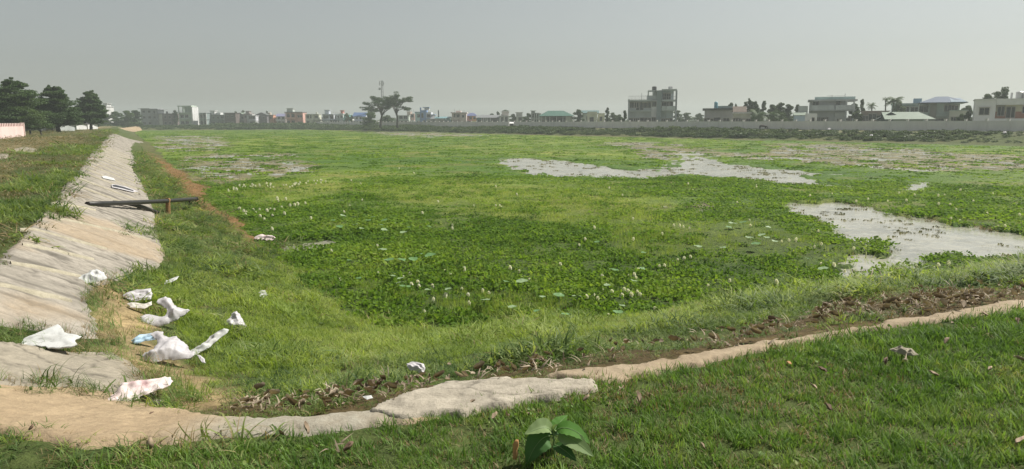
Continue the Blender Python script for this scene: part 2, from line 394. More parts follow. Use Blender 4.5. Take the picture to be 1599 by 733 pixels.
bd = sdist(STRAW, x, y); col = lerp(col, (.30, .235, .15), sstep(-.15, .2, bd + (fbm(x * 3, y * 3, 34) - .5) * .5) * .9)
bd = sdist(LEAFBED, x, y); col = lerp(col, (.085, .065, .035), sstep(-.1, .1, bd) * (y < 20))
farb = sstep(60, 100, np.hypot(x, y)) * (z > -1.95) * (left > 0); col = lerp(col, (.075, .10, .04), farb)
shore = farb * sstep(-1.2, -1.8, z) * sstep(.3, .6, fbm(x * .15, y * .15, 4)); col = lerp(col, (.13, .11, .06), shore * .45)
crestpath = sstep(4, 1.5, np.abs(sR(x, y) - 2.2)) * (left > 20) * .7 * sstep(.35, .55, fbm(x * .1, y * .1, 77)); col = lerp(col, (.24, .23, .17), crestpath)
col = lerp(col, (.05, .045, .03), sstep(-1.95, -2.1, z) * 1.)
setcol(me, 'tint', col)
m, nt, p = newmat('soil'); at_ = nt.nodes.new('ShaderNodeAttribute'); at_.attribute_name = 'tint'
geo = nt.nodes.new('ShaderNodeNewGeometry'); n1 = noise(nt, geo.outputs['Position'], 9, 5, .7); n2 = noise(nt, geo.outputs['Position'], .7, 4, .7)
c = mixc(nt, mapr(nt, n1, .3, .7), (.55, .55, .5), (1.4, 1.35, 1.25)); c2 = mixc(nt, mapr(nt, n2, .3, .7), (.7, .72, .7), (1.25, 1.2, 1.1))
c = mixc(nt, 1., at_.outputs['Color'], c, 'MULTIPLY'); c = mixc(nt, 1., c, c2, 'MULTIPLY'); nt.links.new(c, p.inputs['Base Color']); p.inputs['Roughness'].default_value = .95
p.inputs['Specular IOR Level'].default_value = .15; bump(nt, n1, p, .8, .05); me.materials.append(m)
tag(link('ground', me), kind='structure')

# ------------------------------------------------------------------ water
m, nt, p = newmat('pond_water'); geo = nt.nodes.new('ShaderNodeNewGeometry'); P_ = geo.outputs['Position']
n1 = noise(nt, P_, .5, 4, .6); nt.links.new(mixc(nt, mapr(nt, n1, .35, .65), (.20, .195, .16), (.33, .32, .27)), p.inputs['Base Color'])
n2 = noise(nt, P_, 2.2, 5, .7); nt.links.new(mapr(nt, n2, .35, .75, .06, .35), p.inputs['Roughness']); p.inputs['IOR'].default_value = 1.33; p.inputs['Specular IOR Level'].default_value = .6
n3 = noise(nt, P_, 5, 3); bump(nt, n3, p, .12, .02)
n4 = noise(nt, P_, 3.2, 6, .75); old_ = p.inputs['Base Color'].links[0].from_socket; nt.links.new(mixc(nt, mapr(nt, n4, .48, .62), old_, (.38, .365, .29)), p.inputs['Base Color'])
water = MB().add([(-330, 2, WATER), (140, 2, WATER), (140, 420, WATER), (-330, 420, WATER)], [(0, 1, 2, 3)]).build('water', m); tag(water, kind='structure')

# ------------------------------------------------------------------ floating plant mat over the pond
rs2 = np.geomspace(9, 400, 640); ths2 = np.linspace(-rad(50), rad(50), 620)
X, Y = polar(rs2, ths2); x, y = X.ravel(), Y.ravel(); r = np.hypot(x, y)
ow, du = openwater(x, y), dull(x, y); k = np.clip(r / 30, .5, 6)
veg = sstep(.40, -.30, ow / k + (fbm(x * 2.6 / np.sqrt(k), y * 2.6 / np.sqrt(k), 56) - .5) * 1.7)
dul = sstep(-.3, .4, du / k)
gy = sstep(-1.5, 1.5, wdist(GRASSY, x, y) + rj(x * .5, y * .5, 2))
lump = fbm(x * 1.8, y * 1.8, 50) * .09 + fbm(x * .35, y * .35, 51) * .06
Z = WATER - .12 + veg * (.10 + lump * (1 - .75 * dul) * np.interp(r, [20, 60, 150], [1, .45, .25])) + veg * .05
spot = sstep(.47, .56, fbm(x * .9 + 2 * vn(x * .3, y * .3, 53), y * .9 + 2 * vn(x * .3, y * .3, 54), 52) * .6 + .4 * fbm(x * .22, y * .22, 55)); Z -= dul * spot * .22
keep = (T(x, y) < WATER + .12)
f = gridfaces(len(rs2), len(ths2)); fk = keep[f].any(1) & (Z[f] > WATER - .11).any(1); f = f[fk][:, ::-1]
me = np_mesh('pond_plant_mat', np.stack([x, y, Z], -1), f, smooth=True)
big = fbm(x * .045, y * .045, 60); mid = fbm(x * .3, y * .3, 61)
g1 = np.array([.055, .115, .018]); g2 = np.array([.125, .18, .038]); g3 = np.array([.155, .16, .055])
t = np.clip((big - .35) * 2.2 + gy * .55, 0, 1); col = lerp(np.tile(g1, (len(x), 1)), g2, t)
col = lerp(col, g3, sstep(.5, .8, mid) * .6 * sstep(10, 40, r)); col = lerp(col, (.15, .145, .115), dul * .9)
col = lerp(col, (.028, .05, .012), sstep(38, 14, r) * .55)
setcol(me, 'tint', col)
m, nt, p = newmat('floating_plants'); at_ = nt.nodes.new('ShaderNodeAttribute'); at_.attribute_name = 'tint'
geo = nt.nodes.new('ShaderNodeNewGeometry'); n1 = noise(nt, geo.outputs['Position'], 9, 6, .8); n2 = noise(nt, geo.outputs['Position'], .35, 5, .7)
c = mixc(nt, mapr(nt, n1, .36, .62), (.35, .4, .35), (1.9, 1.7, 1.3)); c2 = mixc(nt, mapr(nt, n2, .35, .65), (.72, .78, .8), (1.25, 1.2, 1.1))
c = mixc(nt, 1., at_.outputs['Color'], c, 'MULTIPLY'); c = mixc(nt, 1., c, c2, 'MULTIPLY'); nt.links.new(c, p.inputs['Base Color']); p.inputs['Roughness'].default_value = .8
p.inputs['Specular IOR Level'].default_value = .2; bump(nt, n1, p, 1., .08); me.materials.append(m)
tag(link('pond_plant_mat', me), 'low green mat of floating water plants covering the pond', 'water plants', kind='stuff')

# ------------------------------------------------------------------ paved bank, path and slabs
def conc_mat(name, base, lo, stain=(.44, .325, .20), extra=.3):
    m, nt, p = newmat(name); geo = nt.nodes.new('ShaderNodeNewGeometry'); P_ = geo.outputs['Position']
    n1 = noise(nt, P_, 1.6, 7, .68); n2 = noise(nt, P_, 11, 5, .7); n3 = noise(nt, P_, .55, 4, .6); n4 = noise(nt, P_, 60, 2)
    c = mixc(nt, mapr(nt, n1, .33, .66), lo, base); ck = nt.nodes.new('ShaderNodeAttribute'); ck.attribute_name = 'crack'; c = mixc(nt, ck.outputs['Fac'], c, tuple(v * .38 for v in lo)); st = nt.nodes.new('ShaderNodeAttribute'); st.attribute_name = 'stain'
    mm = nt.nodes.new('ShaderNodeMath'); mm.operation = 'MULTIPLY_ADD'; nt.links.new(n3, mm.inputs[0]); mm.inputs[1].default_value = extra * 1.7; nt.links.new(st.outputs['Fac'], mm.inputs[2])
    c = mixc(nt, mapr(nt, mm.outputs[0], extra * 1.0, extra * 1.0 + 1.0), c, stain)
    c = mixc(nt, mapr(nt, n2, .3, .72, .55, 0), c, tuple(v * .5 for v in lo)); c = mixc(nt, mapr(nt, n4, .35, .65, .18, 0), c, (.1, .09, .07))
    nt.links.new(c, p.inputs['Base Color']); p.inputs['Roughness'].default_value = .92; p.inputs['Specular IOR Level'].default_value = .2
    bump(nt, n2, p, .6, .03); return m
MREV = conc_mat('stone_pitching', (.44, .40, .345), (.29, .265, .225)); MSAND = conc_mat('sandy_earth', (.45, .345, .22), (.36, .27, .17), (.36, .34, .28), .25)
MSLAB = conc_mat('old_concrete', (.43, .38, .30), (.30, .27, .215), (.45, .32, .18), .3); MRIB = conc_mat('mortar', (.50, .46, .36), (.40, .36, .27))
def sheet(name, X, Y, off, mat, stain=None, crack=None, label=None, parent=None):
    x, y, o = X.ravel(), Y.ravel(), off.ravel(); z = T(x, y) + o; f = gridfaces(*X.shape)
    f = f[(o[f] > -.045).any(1)][:, ::-1]
    used = np.zeros(len(x), bool); used[f] = True; ix = np.cumsum(used) - 1
    me = np_mesh(name, np.stack([x, y, z], -1)[used], ix[f], [mat], smooth=True)
    setf(me, 'stain', (np.zeros(len(x)) if stain is None else stain.ravel())[used]); setf(me, 'crack', (np.zeros(len(x)) if crack is None else np.clip(crack, 0, 1).ravel())[used]); return link(name, me, parent)
def voronoi(x, y, cell, ax=1., seed=5):
    gx = x / cell; gy = y / (cell * ax); ix = np.floor(gx); iy = np.floor(gy); d1 = np.full(x.shape, 9.); d2 = d1.copy(); idv = np.zeros(x.shape)
    for a in (-1, 0, 1):
        for b in (-1, 0, 1):
            cx_ = ix + a; cy_ = iy + b; px_ = cx_ + .5 + (_h(cx_, cy_, seed) - .5) * .8; py_ = cy_ + .5 + (_h(cx_, cy_, seed + 1) - .5) * .8
            d = np.hypot(gx - px_, gy - py_); q = _h(cx_, cy_, seed + 2); c = d < d1
            d2 = np.where(c, d1, np.minimum(d2, d)); idv = np.where(c, q, idv); d1 = np.where(c, d, d1)
    return d2 - d1, idv
# revetment: along the bank (t) and down it (s)
tt = np.concatenate([np.arange(1.0, 14, .045), np.geomspace(14, 138, 620)]); ss = np.linspace(-2.2, 4.2, 130)
TT, SS = np.meshgrid(tt, ss, indexing='ij'); X = LP[0] + LD[0] * TT + LN[0] * SS; Y = LD[1] * TT + LN[1] * SS
SSb = SS + np.where(TT > 112, 0, 0); edge, idv = voronoi(SS, TT + SS * .15, .42, .8)
def pave_off(P, X, Y, h=.04, soft=.14, j=.10):
    d = sdist(P, X, Y); r = np.hypot(X, Y); q = np.clip(r / 14, .6, 3); d = d + (fbm(X * 2.2 / q, Y * 2.2 / q, 70) - .5) * 2 * j * q + (fbm(X * 9, Y * 9, 69) - .5) * .09
    return np.interp(d, [-soft, 0, soft * .5], [-.09, 0, h]), d
off, d = pave_off(REVET, X, Y)
joint = np.where(edge < .1, -.018 * (1 - edge / .1), 0); off2 = off + (joint + (idv - .5) * .008 + (fbm(SS * 4, TT * 4, 71) - .5) * .012) * (d > .05)
st = np.zeros(X.shape)
for P in [poly([(58, 352), (110, 340), (165, 345), (215, 372), (268, 396), (262, 414), (200, 404), (150, 388), (95, 368)]), poly([(0, 385), (30, 372), (60, 378), (30, 392)]), poly([(0, 465), (100, 480), (140, 500), (60, 500), (0, 492)])]:
    st = np.maximum(st, sstep(-.35, .3, sdist(P, X, Y) + (fbm(X * 2, Y * 2, 72) - .5) * .8) * .6)
st = np.where(TT > 22, st - .15, st)
wx = SS + (fbm(X * 3, Y * 3, 81) - .5) * .5; wy = TT * .55 + (fbm(X * 3, Y * 3, 82) - .5) * .5; e2, _q = voronoi(wx, wy, .16, .5, 15); e3 = np.where(edge < .10, 1 - edge / .10, 0)
crk = np.clip((sstep(.12, .0, e2) * sstep(.45, .65, fbm(X * 1.1, Y * 1.1, 83)) + e3 * .8 * sstep(.35, .6, fbm(X * .9, Y * .9, 84))), 0, 1) * .75 + sstep(.54, .70, vn(SS * 1.3 + 2 * vn(SS, TT * 2, 87), TT * 6.5, 85) * .55 + .45 * fbm(SS * 4, TT * 5, 86)) * .75
off2 = off2 - crk * .003 * (d > .05)
rev = sheet('stone_revetment', X, Y, off2, MREV, st, crack=crk); tag(rev, kind='structure')
# mortar ribs running down the slope: pieces of the revetment
def rib(p0, p1, wpx=.05, h=.025):
    a = G(*p0)[:2]; b = G(*p1)[:2]; L_ = np.linalg.norm(b - a); d = (b - a) / L_; nn = np.array([-d[1], d[0]]); n = 30; v = []
    for i in range(n + 1):
        t = i / n; c = a + d * L_ * t + nn * (math.sin(t * 3.1) * .04 + (vn(t * 6, wpx * 99, 3) - .5) * .05); e = wpx * (1 - .7 * abs(2 * t - 1) ** 3) * (.8 + .5 * vn(t * 11, 3.3, 5))
        for s_, hh in ((-1, -.03), (-.6, h), (.6, h), (1, -.03)):
            q = c + nn * e * s_; v.append((q[0], q[1], float(T(q[0], q[1])) + .045 + hh))
    v = np.array(v); f = gridfaces(n + 1, 4); me = np_mesh('mortar_rib', v, f, [MRIB], smooth=True); setf(me, 'stain', np.zeros(len(v))); link('mortar_rib', me, rev)
for q in [((-40, 452), (112, 477), .05), ((18, 418), (138, 441), .045), ((36, 388), (148, 411), .04), ((32, 364), (168, 394), .035), ((70, 340), (235, 378), .03), ((80, 322), (150, 332), .03)]: rib(*q)
for k in range(16):
    y_ = 19 + k * 2.1 + random.uniform(-.3, .3); a = bank(y_, .2) ; b = bank(y_ + .9, 2.0); n = 12; v = []
    for i in range(n + 1):
        c = a + (b - a) * i / n
        for s_, hh in ((-1, -.03), (-.5, .03), (.5, .03), (1, -.03)): v.append((c[0] + s_ * .02, c[1] + s_ * .06, float(T(c[0], c[1] + s_ * .06)) + .045 + hh))
    me = np_mesh('mortar_rib', np.array(v), gridfaces(n + 1, 4), [MRIB], smooth=True); setf(me, 'stain', np.zeros(len(v))); link('mortar_rib', me, rev)
# concrete apron, sandy crest path, slab, right-hand band
def area(name, P, mat, h, res, soft, j, rough=.02, stainfn=None, pad=.3):
    x0, y0 = P.min(0) - pad; x1, y1 = P.max(0) + pad; x1 = min(x1, 9.5); x0 = max(x0, -9)
    X, Y = np.meshgrid(np.arange(x0, x1, res), np.arange(y0, y1, res), indexing='ij'); o, d = pave_off(P, X, Y, h, soft, j)
    o = o + (fbm(X * 4, Y * 4, 73) - .5) * rough * 2 * (d > soft * .4) + (fbm(X * 14, Y * 14, 74) - .5) * rough * (d > soft * .4)
    wx = X + (fbm(X * 5, Y * 5, 141) - .5) * .22; wy = Y + (fbm(X * 5, Y * 5, 142) - .5) * .22; e1, q1 = voronoi(wx, wy, .85, .8, 33); e2, q2 = voronoi(wx + 3, wy, .24, .8, 35)
    ck = sstep(.045, .0, e1) * .9 + sstep(.10, .0, e2) * sstep(.50, .62, fbm(X * 1.5, Y * 1.5, 143)) * .6 + np.where(q2 > .72, .22, 0) * sstep(.45, .55, fbm(X * .9, Y * .9, 144)) + sstep(.62, .72, fbm(X * 9, Y * 9, 145)) * .35
    if 'sand' in name or 'strip' in name: ck = ck * .35
    o = o - np.clip(ck, 0, 1) * .008 * (d > soft * .4) + (q1 - .5) * .004 * (d > soft * .4) * ('sand' not in name)
    return tag(sheet(name, X, Y, o, mat, None if stainfn is None else stainfn(X, Y), crack=ck), kind='structure')
area('concrete_apron', APRON, MSLAB, .045, .03, .08, .13, .014)
area('sandy_path', BAND_L, MSAND, .035, .028, .1, .07, .014, lambda X, Y: sstep(-2.0, -1.4, X) * sstep(-.4, -.9, X) * 1.1)
area('concrete_slab', SLAB, conc_mat('pale_slab_concrete', (.50, .45, .37), (.38, .34, .27), (.48, .36, .22), .3), .045, .02, .025, .05, .009)
area('concrete_edge_strip', BAND_R, conc_mat('sand_washed_concrete', (.44, .36, .255), (.35, .27, .18), (.50, .35, .20), .5), .032, .024, .05, .07, .007)
PAVED = [REVET, APRON, BAND_L, SLAB, BAND_R]
def paved(x, y, m=0.):
    d = np.full(np.shape(x), -9.)
    for P in PAVED: d = np.maximum(d, sdist(P, x, y))
    d = d + (fbm(x * 2.5, y * 2.5, 75) - .5) * .42 + RNG.normal(0, .035, np.shape(x))
    g = np.full(np.shape(x), -9.)
    for P in [JOINT] + TUFTS: g = np.maximum(g, sdist(P, x, y) + (fbm(x * 3, y * 3, 76) - .5) * .15)
    return (d > m) & (g < 0)

# ------------------------------------------------------------------ grass and plants as stuff
GL = leaf_mat('lawn_grass', [(0, (.055, .11, .024)), (.35, (.10, .19, .034)), (.65, (.155, .255, .052)), (.9, (.24, .28, .09)), (1, (.34, .31, .17))], .35, 1.3)
GD = leaf_mat('bank_grass', [(0, (.03, .065, .015)), (.3, (.075, .13, .032)), (.65, (.155, .215, .06)), (.85, (.27, .31, .11)), (1, (.40, .38, .19))], .4, .9)
GY = leaf_mat('lime_grass', [(0, (.11, .18, .03)), (.5, (.24, .32, .06)), (1, (.38, .42, .15))], .45, .7)
GB = leaf_mat('dry_grass', [(0, (.14, .10, .05)), (.5, (.24, .18, .09)), (1, (.33, .26, .15))], .25, .9)
GH = leaf_mat('water_plant_leaf', [(0, (.04, .085, .014)), (.4, (.10, .185, .026)), (.75, (.18, .27, .042)), (1, (.30, .36, .10))], .42, .22, rough=.75, spec=.12)
GO = leaf_mat('bank_top_grass', [(0, (.06, .075, .028)), (.5, (.12, .12, .055)), (1, (.24, .20, .12))], .3, .12)
ML = leaf_mat('dead_leaf', [(0, (.11, .085, .06)), (.4, (.26, .20, .145)), (.8, (.44, .37, .28)), (1, (.60, .54, .45))], .12, 1.5, rough=.8, tcol=1.1)
def rots(n, tilt=.25): return np.stack([RNG.normal(0, tilt, n), RNG.normal(0, tilt, n), RNG.uniform(0, 6.283, n)], 1)
def P3(p, dz=0.): return np.stack([p[:, 0], p[:, 1], T(p[:, 0], p[:, 1]) + dz], 1)

# lawn in front
tl = [blades(26, .055, .062, .0050, .35, 3, .9, GL, 'lawn_tuft') for _ in range(5)] + [blades(14, .05, .11, .006, .35, 4, 1.1, GL, 'lawn_tuft') for _ in range(2)] + [blades(12, .05, .055, .0045, .7, 3, 1., GB, 'dry_tuft') for _ in range(2)]
p = wedge(1.6, 12, lambda r: 330 if r < 4.6 else 330 * (4.6 / r) ** 1.5, 48)
sn, sl_ = sN(p[:, 0], p[:, 1]), sL(p[:, 0], p[:, 1]); m_ = (sn < .05) & ~paved(p[:, 0], p[:, 1], .02) & (sdist(LEAFBED, p[:, 0], p[:, 1]) < .02) & (sl_ > -1.)
p = p[m_]; n = len(p); r = np.hypot(*p.T); q = RNG.random(n); dr = fbm(p[:, 0] * 1.1, p[:, 1] * 1.1, 90)
idx = np.where(q < .62, RNG.integers(0, 5, n), np.where(q < .8, RNG.integers(5, 7, n), RNG.integers(0, 5, n))); idx = np.where((q > .93) | ((dr > .56) & (q > .6)) | ((r < 3.5) & (q > .72)), RNG.integers(7, 9, n), idx)
sc = (.75 + .7 * fbm(p[:, 0] * 2, p[:, 1] * 2, 91)) * np.clip((r / 4.6) ** .7, 1, 2)
scatter('lawn_grass', 'short green lawn grass in the foreground', 'grass', P3(p), rots(n, .2), sc, idx, tl)
# small broad-leaved weeds mixed into the lawn, and creeping runners over the slab edges
p = wedge(1.8, 11, lambda r: 70 if r < 4.6 else 70 * (4.6 / r) ** 1.6, 48); x, y = p.T; m_ = (sN(x, y) < -.05) & ~paved(x, y, .0) & (fbm(x * 1.3, y * 1.3, 101) > .52) & (sL(x, y) > -1.); p = p[m_]; n = len(p)
scatter('lawn_weeds', 'small round-leaved weeds in patches of the lawn', 'weeds', P3(p), rots(n, .2), RNG.uniform(.6, 1.4, n), RNG.integers(0, 3, n), [hyacinth(12, .06, .045, .009, GL, 'weed_clump') for _ in range(3)])
p = wedge(3.0, 22, lambda r: 160 if r < 6 else 160 * (6 / r) ** 1.6, 48); x, y = p.T; d = np.full(len(x), -9.)
for P in (REVET, APRON): d = np.maximum(d, sdist(P, x, y))
m_ = (d > -.25) & (d < .30 * fbm(x * 3, y * 3, 102) - .05) & (np.minimum(sL(x, y), sN(x, y)) > .35) & (RNG.random(len(x)) < .6); p = p[m_]; n = len(p)
tc_ = [blades(16, .10, .20, .005, 1.25, 5, .5, m__, 'runner') for m__ in (GD, GD, GB, GL)]
scatter('creeping_grass', 'creeping grass runners spilling over the edges of the paving', 'grass', P3(p, .05), rots(n, .1), RNG.uniform(.5, 1.1, n), RNG.integers(0, 4, n), tc_)
# longer tangled grass on the pond bank
tb = [blades(26, .14, .21, .0095, .85, 5, 1.9, GD, 'bank_tuft') for _ in range(5)] + [blades(30, .13, .17, .0085, .4, 4, 1.4, GY, 'bank_tuft') for _ in range(3)] + [blades(18, .13, .17, .006, 1.0, 5, 1.5, GB, 'bank_tuft') for _ in range(2)]
p = wedge(3.2, 75, lambda r: 130 if r < 8 else 130 * (8 / r) ** 1.8, 48)
x, y = p.T; inn = np.minimum(sL(x, y), sN(x, y)); z = T(x, y)
m_ = (inn > .0) & (z > WATER - .12) & ~paved(x, y, .02) & (sL(x, y) < 90) & (sR(x, y) > 22)
lb = sdist(LEAFBED, x, y); m_ &= (lb < -.05) | (RNG.random(len(x)) < np.where(x < 1.2, .8, .42))
stw = sdist(STRAW, x, y) + (fbm(x * 3, y * 3, 34) - .5) * .5; m_ &= (stw < 0) | (RNG.random(len(x)) < .38)
p = p[m_]; stw = stw[m_]; x, y = p.T; n = len(p); r = np.hypot(x, y); q = RNG.random(n); z = T(x, y)
lime = sstep(-.45, -1.2, z + (fbm(x * .8, y * .8, 92) - .5) * .9) * .85 * sstep(-7.5, -4, x) + .05
br = sstep(-.4, .3, sdist(BROWN, x, y)) ; nearcrest = sstep(.9, .1, sN(x, y)) * .35
idx = np.where(q < lime, RNG.integers(5, 8, n), RNG.integers(0, 5, n)); idx = np.where(RNG.random(n) < .06 + br * .75 + nearcrest + .55 * (stw > -.1) + .22 * sstep(15, 24, r) * (sL(x, y) < 7), RNG.integers(8, 10, n), idx)
tuft = fbm(x * .9, y * .9, 93); sc = (.35 + .85 * tuft + .8 * sstep(.55, .75, tuft)) * np.clip((r / 8) ** .75, .9, 4) * np.where(br > .4, .45, 1) * np.where(lb[m_] > -.2, .6, 1); sc = np.stack([sc, sc, np.minimum(sc, np.interp(r, [8, 14, 40], [1.25, 1.0, 1.1]))], 1)
scatter('bank_grass', 'long tangled green grass on the pond bank', 'grass', P3(p, -.01), rots(n, .25), sc, idx, tb)
# bank top on the left
tt_ = [blades(30, .22, .10, .012, .5, 3, 1., GO, 'bank_top_tuft') for _ in range(4)] + [blades(20, .2, .08, .012, .6, 3, 1., GB, 'bank_top_tuft')] + [blades(40, .22, .24, .014, .5, 4, 1.2, GD, 'weed_tuft') for _ in range(2)]
p = wedge(5, 170, lambda r: 34 if r < 10 else 34 * (10 / r) ** 1.75, 52); x, y = p.T
m_ = (sL(x, y) < .1) & ~paved(x, y, .02); p = p[m_]; x, y = p.T; n = len(p); r = np.hypot(x, y)
dk = sstep(.5, .62, fbm(x * .25, y * .25, 95)) * sstep(-4.5, -.5, sL(x, y)); bare = np.exp(-((sL(x, y) + 5.2) / 1.6) ** 2) * .5
m_ = RNG.random(n) > bare; p = p[m_]; x, y = p.T; n = len(p); r = r[m_]; dk = dk[m_]; q = RNG.random(n); idx = np.where(q < .68, RNG.integers(0, 4, n), 4); idx = np.where(RNG.random(n) < dk * .9, RNG.integers(5, 7, n), idx)
scatter('bank_top_grass', 'patchy olive grass on the embankment top at left', 'grass', P3(p), rots(n, .15), (lambda s_: np.stack([s_, s_, np.clip(s_, 0, 1.3) * .62], 1))(np.clip((r / 10) ** .8, .9, 6) * RNG.uniform(.7, 1.2, n)), idx, tt_)
# water plants
th = [hyacinth(25, .21, .25, .039, GH) for _ in range(6)]; tg = [blades(30, .2, .38, .008, .12, 3, .35, GY, 'reed_tuft') for _ in range(3)] + [blades(24, .2, .32, .008, .15, 3, .4, GD, 'reed_tuft')]
tf = [hyacinth(46, .8, .22, .15, GH) for _ in range(4)]; tdd = [blades(16, .2, .22, .01, .5, 3, .6, GB, 'dead_reed')]
p = wedge(9.5, 46, lambda r: 34 if r < 20 else 34 * (20 / r) ** 1.6, 48); x, y = p.T
ow = openwater(x, y); du = dull(x, y); m_ = (T(x, y) < WATER + .10) & (ow < -.15 + .5 * RNG.random(len(x)) ** 2) & ((du < .3) | (RNG.random(len(x)) < .12)); p = p[m_]; x, y = p.T; n = len(p); r = np.hypot(x, y)
thin = fbm(x * .35, y * .35, 120); m2 = (thin > .40) | (RNG.random(len(x)) < .30); p = p[m2]; x, y = p.T; n = len(p); r = r[m2]
gy = wdist(GRASSY, x, y) + rj(x, y, 1.5); q = RNG.random(n); idx = RNG.integers(0, 6, n); idx = np.where((gy > 0) & (q < .8) | (q < .12), RNG.integers(6, 10, n), idx); idx = np.where(RNG.random(n) < np.where(gy > 0, .14, .02) + .5 * sstep(.60, .72, fbm(x * .6, y * .6, 121)), 10, idx)
dd = fbm(x * .5, y * .5, 96); sc = (.7 + .6 * dd) * np.clip((r / 20) ** .65, .9, 2); sc = np.stack([sc, sc, sc * np.interp(r, [14, 24, 46], [1., .62, .3])], 1)
scatter('water_plants', 'bright green broad-leaved water plants crowding the near pond', 'water plants', np.stack([x, y, np.full(n, WATER + .0)], 1), rots(n, .08), sc, idx, th + tg + tdd)
p = wedge(40, 330, lambda r: 1.5 * (44 / r) ** 1.55, 46); x, y = p.T
ow = openwater(x, y); du = dull(x, y); m_ = (T(x, y) < WATER + .05) & (ow < -.5) & ((du < 0) | (RNG.random(len(x)) < .2)); p = p[m_]; x, y = p.T; n = len(p); r = np.hypot(x, y)
s1 = np.clip((r / 60) ** .7, .9, 3) * RNG.uniform(.6, 1.1, n); s3 = np.stack([s1, s1, RNG.uniform(.22, .5, n)], 1)
scatter('far_water_plants', 'green water plants spreading over the far pond', 'water plants', np.stack([x, y, np.full(n, WATER - .06)], 1), rots(n, .02), s3, RNG.integers(0, 4, n), tf)
# specks of weed on the open water
MW = leaf_mat('pond_weed', [(0, (.10, .11, .06)), (.5, (.19, .19, .12)), (1, (.33, .32, .25))], .2, .5)
tw = [hyacinth(14, .3, .015, .04, MW, 'weed') for _ in range(3)] + [blades(6, .3, .09, .006, .3, 3, .6, MW, 'reed') for _ in range(2)]
p = wedge(12, 130, lambda r: 14 if r < 20 else 14 * (20 / r) ** 1.5, 46); x, y = p.T
ow = openwater(x, y); du = dull(x, y); cl = fbm(x * .9, y * .9, 97); m_ = ((ow > -.2) | (du > 0)) & (T(x, y) < WATER) & (RNG.random(len(x)) < sstep(.48, .68, cl) * .8 + np.where(du > 0, .3, 0.03)); p = p[m_]; x, y = p.T; n = len(p); r = np.hypot(x, y)
scatter('water_weed', 'brown and olive weed floating on the open water', 'water weed', np.stack([x, y, np.full(n, WATER + .015)], 1), rots(n, .03), np.clip((r / 20) ** .6, .8, 3) * RNG.uniform(.25, .75, n), RNG.integers(0, 5, n), tw)
# fallen leaves in a drift along the crest
def deadleaf(L, Wd, curl, seed=0):
    v = []; 
    for i in range(5):
        t = i / 4; w_ = Wd * math.sin(math.pi * min(.97, .06 + t * .9)) ** .7
        for j in range(3):
            s_ = j - 1; v.append((s_ * w_ * .5 * (1 - .3 * curl * abs(s_)), (t - .5) * L, .01 + curl * L * (.35 * abs(s_) * (w_ / Wd) + .3 * (t - .4) ** 2 * 2) + random.uniform(-.10, .10) * L))
    return v, gridfaces(5, 3)
tdl = []
for k in range(6):
    v, f = deadleaf(random.uniform(.035, .10), random.uniform(.014, .045), random.uniform(.3, 2.2)); tdl.append(np_mesh('fallen_leaf', np.array(v), f, [ML]))
for k in range(3): tdl.append(blades(4, .06, .11, .010, 1.35, 5, .9, ML, 'dry_strips'))
p = wedge(3.2, 14, lambda r: 800, 48); x, y = p.T; d = sdist(LEAFBED, x, y) + (fbm(x * 2, y * 2, 98) - .5) * .35
den = np.interp(x, [-3, -1, 0, 1.2, 3, 4.2, 6], [.6, 1.1, .8, .95, 1.2, 1.6, 1.1]); m_ = (RNG.random(len(x)) < sstep(-.10, .12, d) * den * .26 * sstep(.36, .60, fbm(x * 1.7, y * 1.7, 99)) + (d > -.7) * .003) & ~paved(x, y, .05); p = p[m_]; n = len(p)
scatter('fallen_leaves', 'drift of dry brown leaves along the crest', 'fallen leaves', P3(p, .03) + np.stack([np.zeros(n), np.zeros(n), RNG.uniform(0, .05, n)], 1), rots(n, .35), RNG.uniform(.45, 1.1, n), RNG.integers(0, 9, n), tdl)

# ------------------------------------------------------------------ litter
def litter_mat(name, c, c2, rough=.55, trans=.2):
    m, nt, p = newmat(name); tc = nt.nodes.new('ShaderNodeTexCoord').outputs['Object']; n1 = noise(nt, tc, 7, 4, .65); n2 = noise(nt, tc, 28, 3)
    col = mixc(nt, mapr(nt, n1, .50, .72), c, c2)
    nt.links.new(col, p.inputs['Base Color']); p.inputs['Roughness'].default_value = rough; bump(nt, n2, p, .25, .01)
    tr = nt.nodes.new('ShaderNodeBsdfTranslucent'); nt.links.new(col, tr.inputs[0]); ms = nt.nodes.new('ShaderNodeMixShader'); ms.inputs[0].default_value = trans
    nt.links.new(p.outputs[0], ms.inputs[1]); nt.links.new(tr.outputs[0], ms.inputs[2]); nt.links.new(ms.outputs[0], nt.nodes['Material Output'].inputs[0]); return m
LW = litter_mat('white_plastic_film', (.60, .58, .60), (.38, .36, .37)); LP_ = litter_mat('pinkish_woven_sack', (.72, .62, .60), (.42, .25, .26), .7, .05)
LG = litter_mat('dirty_white_cloth', (.60, .57, .52), (.38, .34, .28), .8, .1); LBc = litter_mat('pale_blue_plastic', (.42, .58, .72), (.66, .70, .74)); LPL = litter_mat('grey_white_sheet', (.56, .57, .56), (.38, .38, .36), .7, .1)
MSTN = plain('pale_stone', (.30, .27, .20), .9, 0, .3, 20)
def pts_from(z, ox, oy, s): return [(ox + a / s, oy + b / s) for a, b in z]
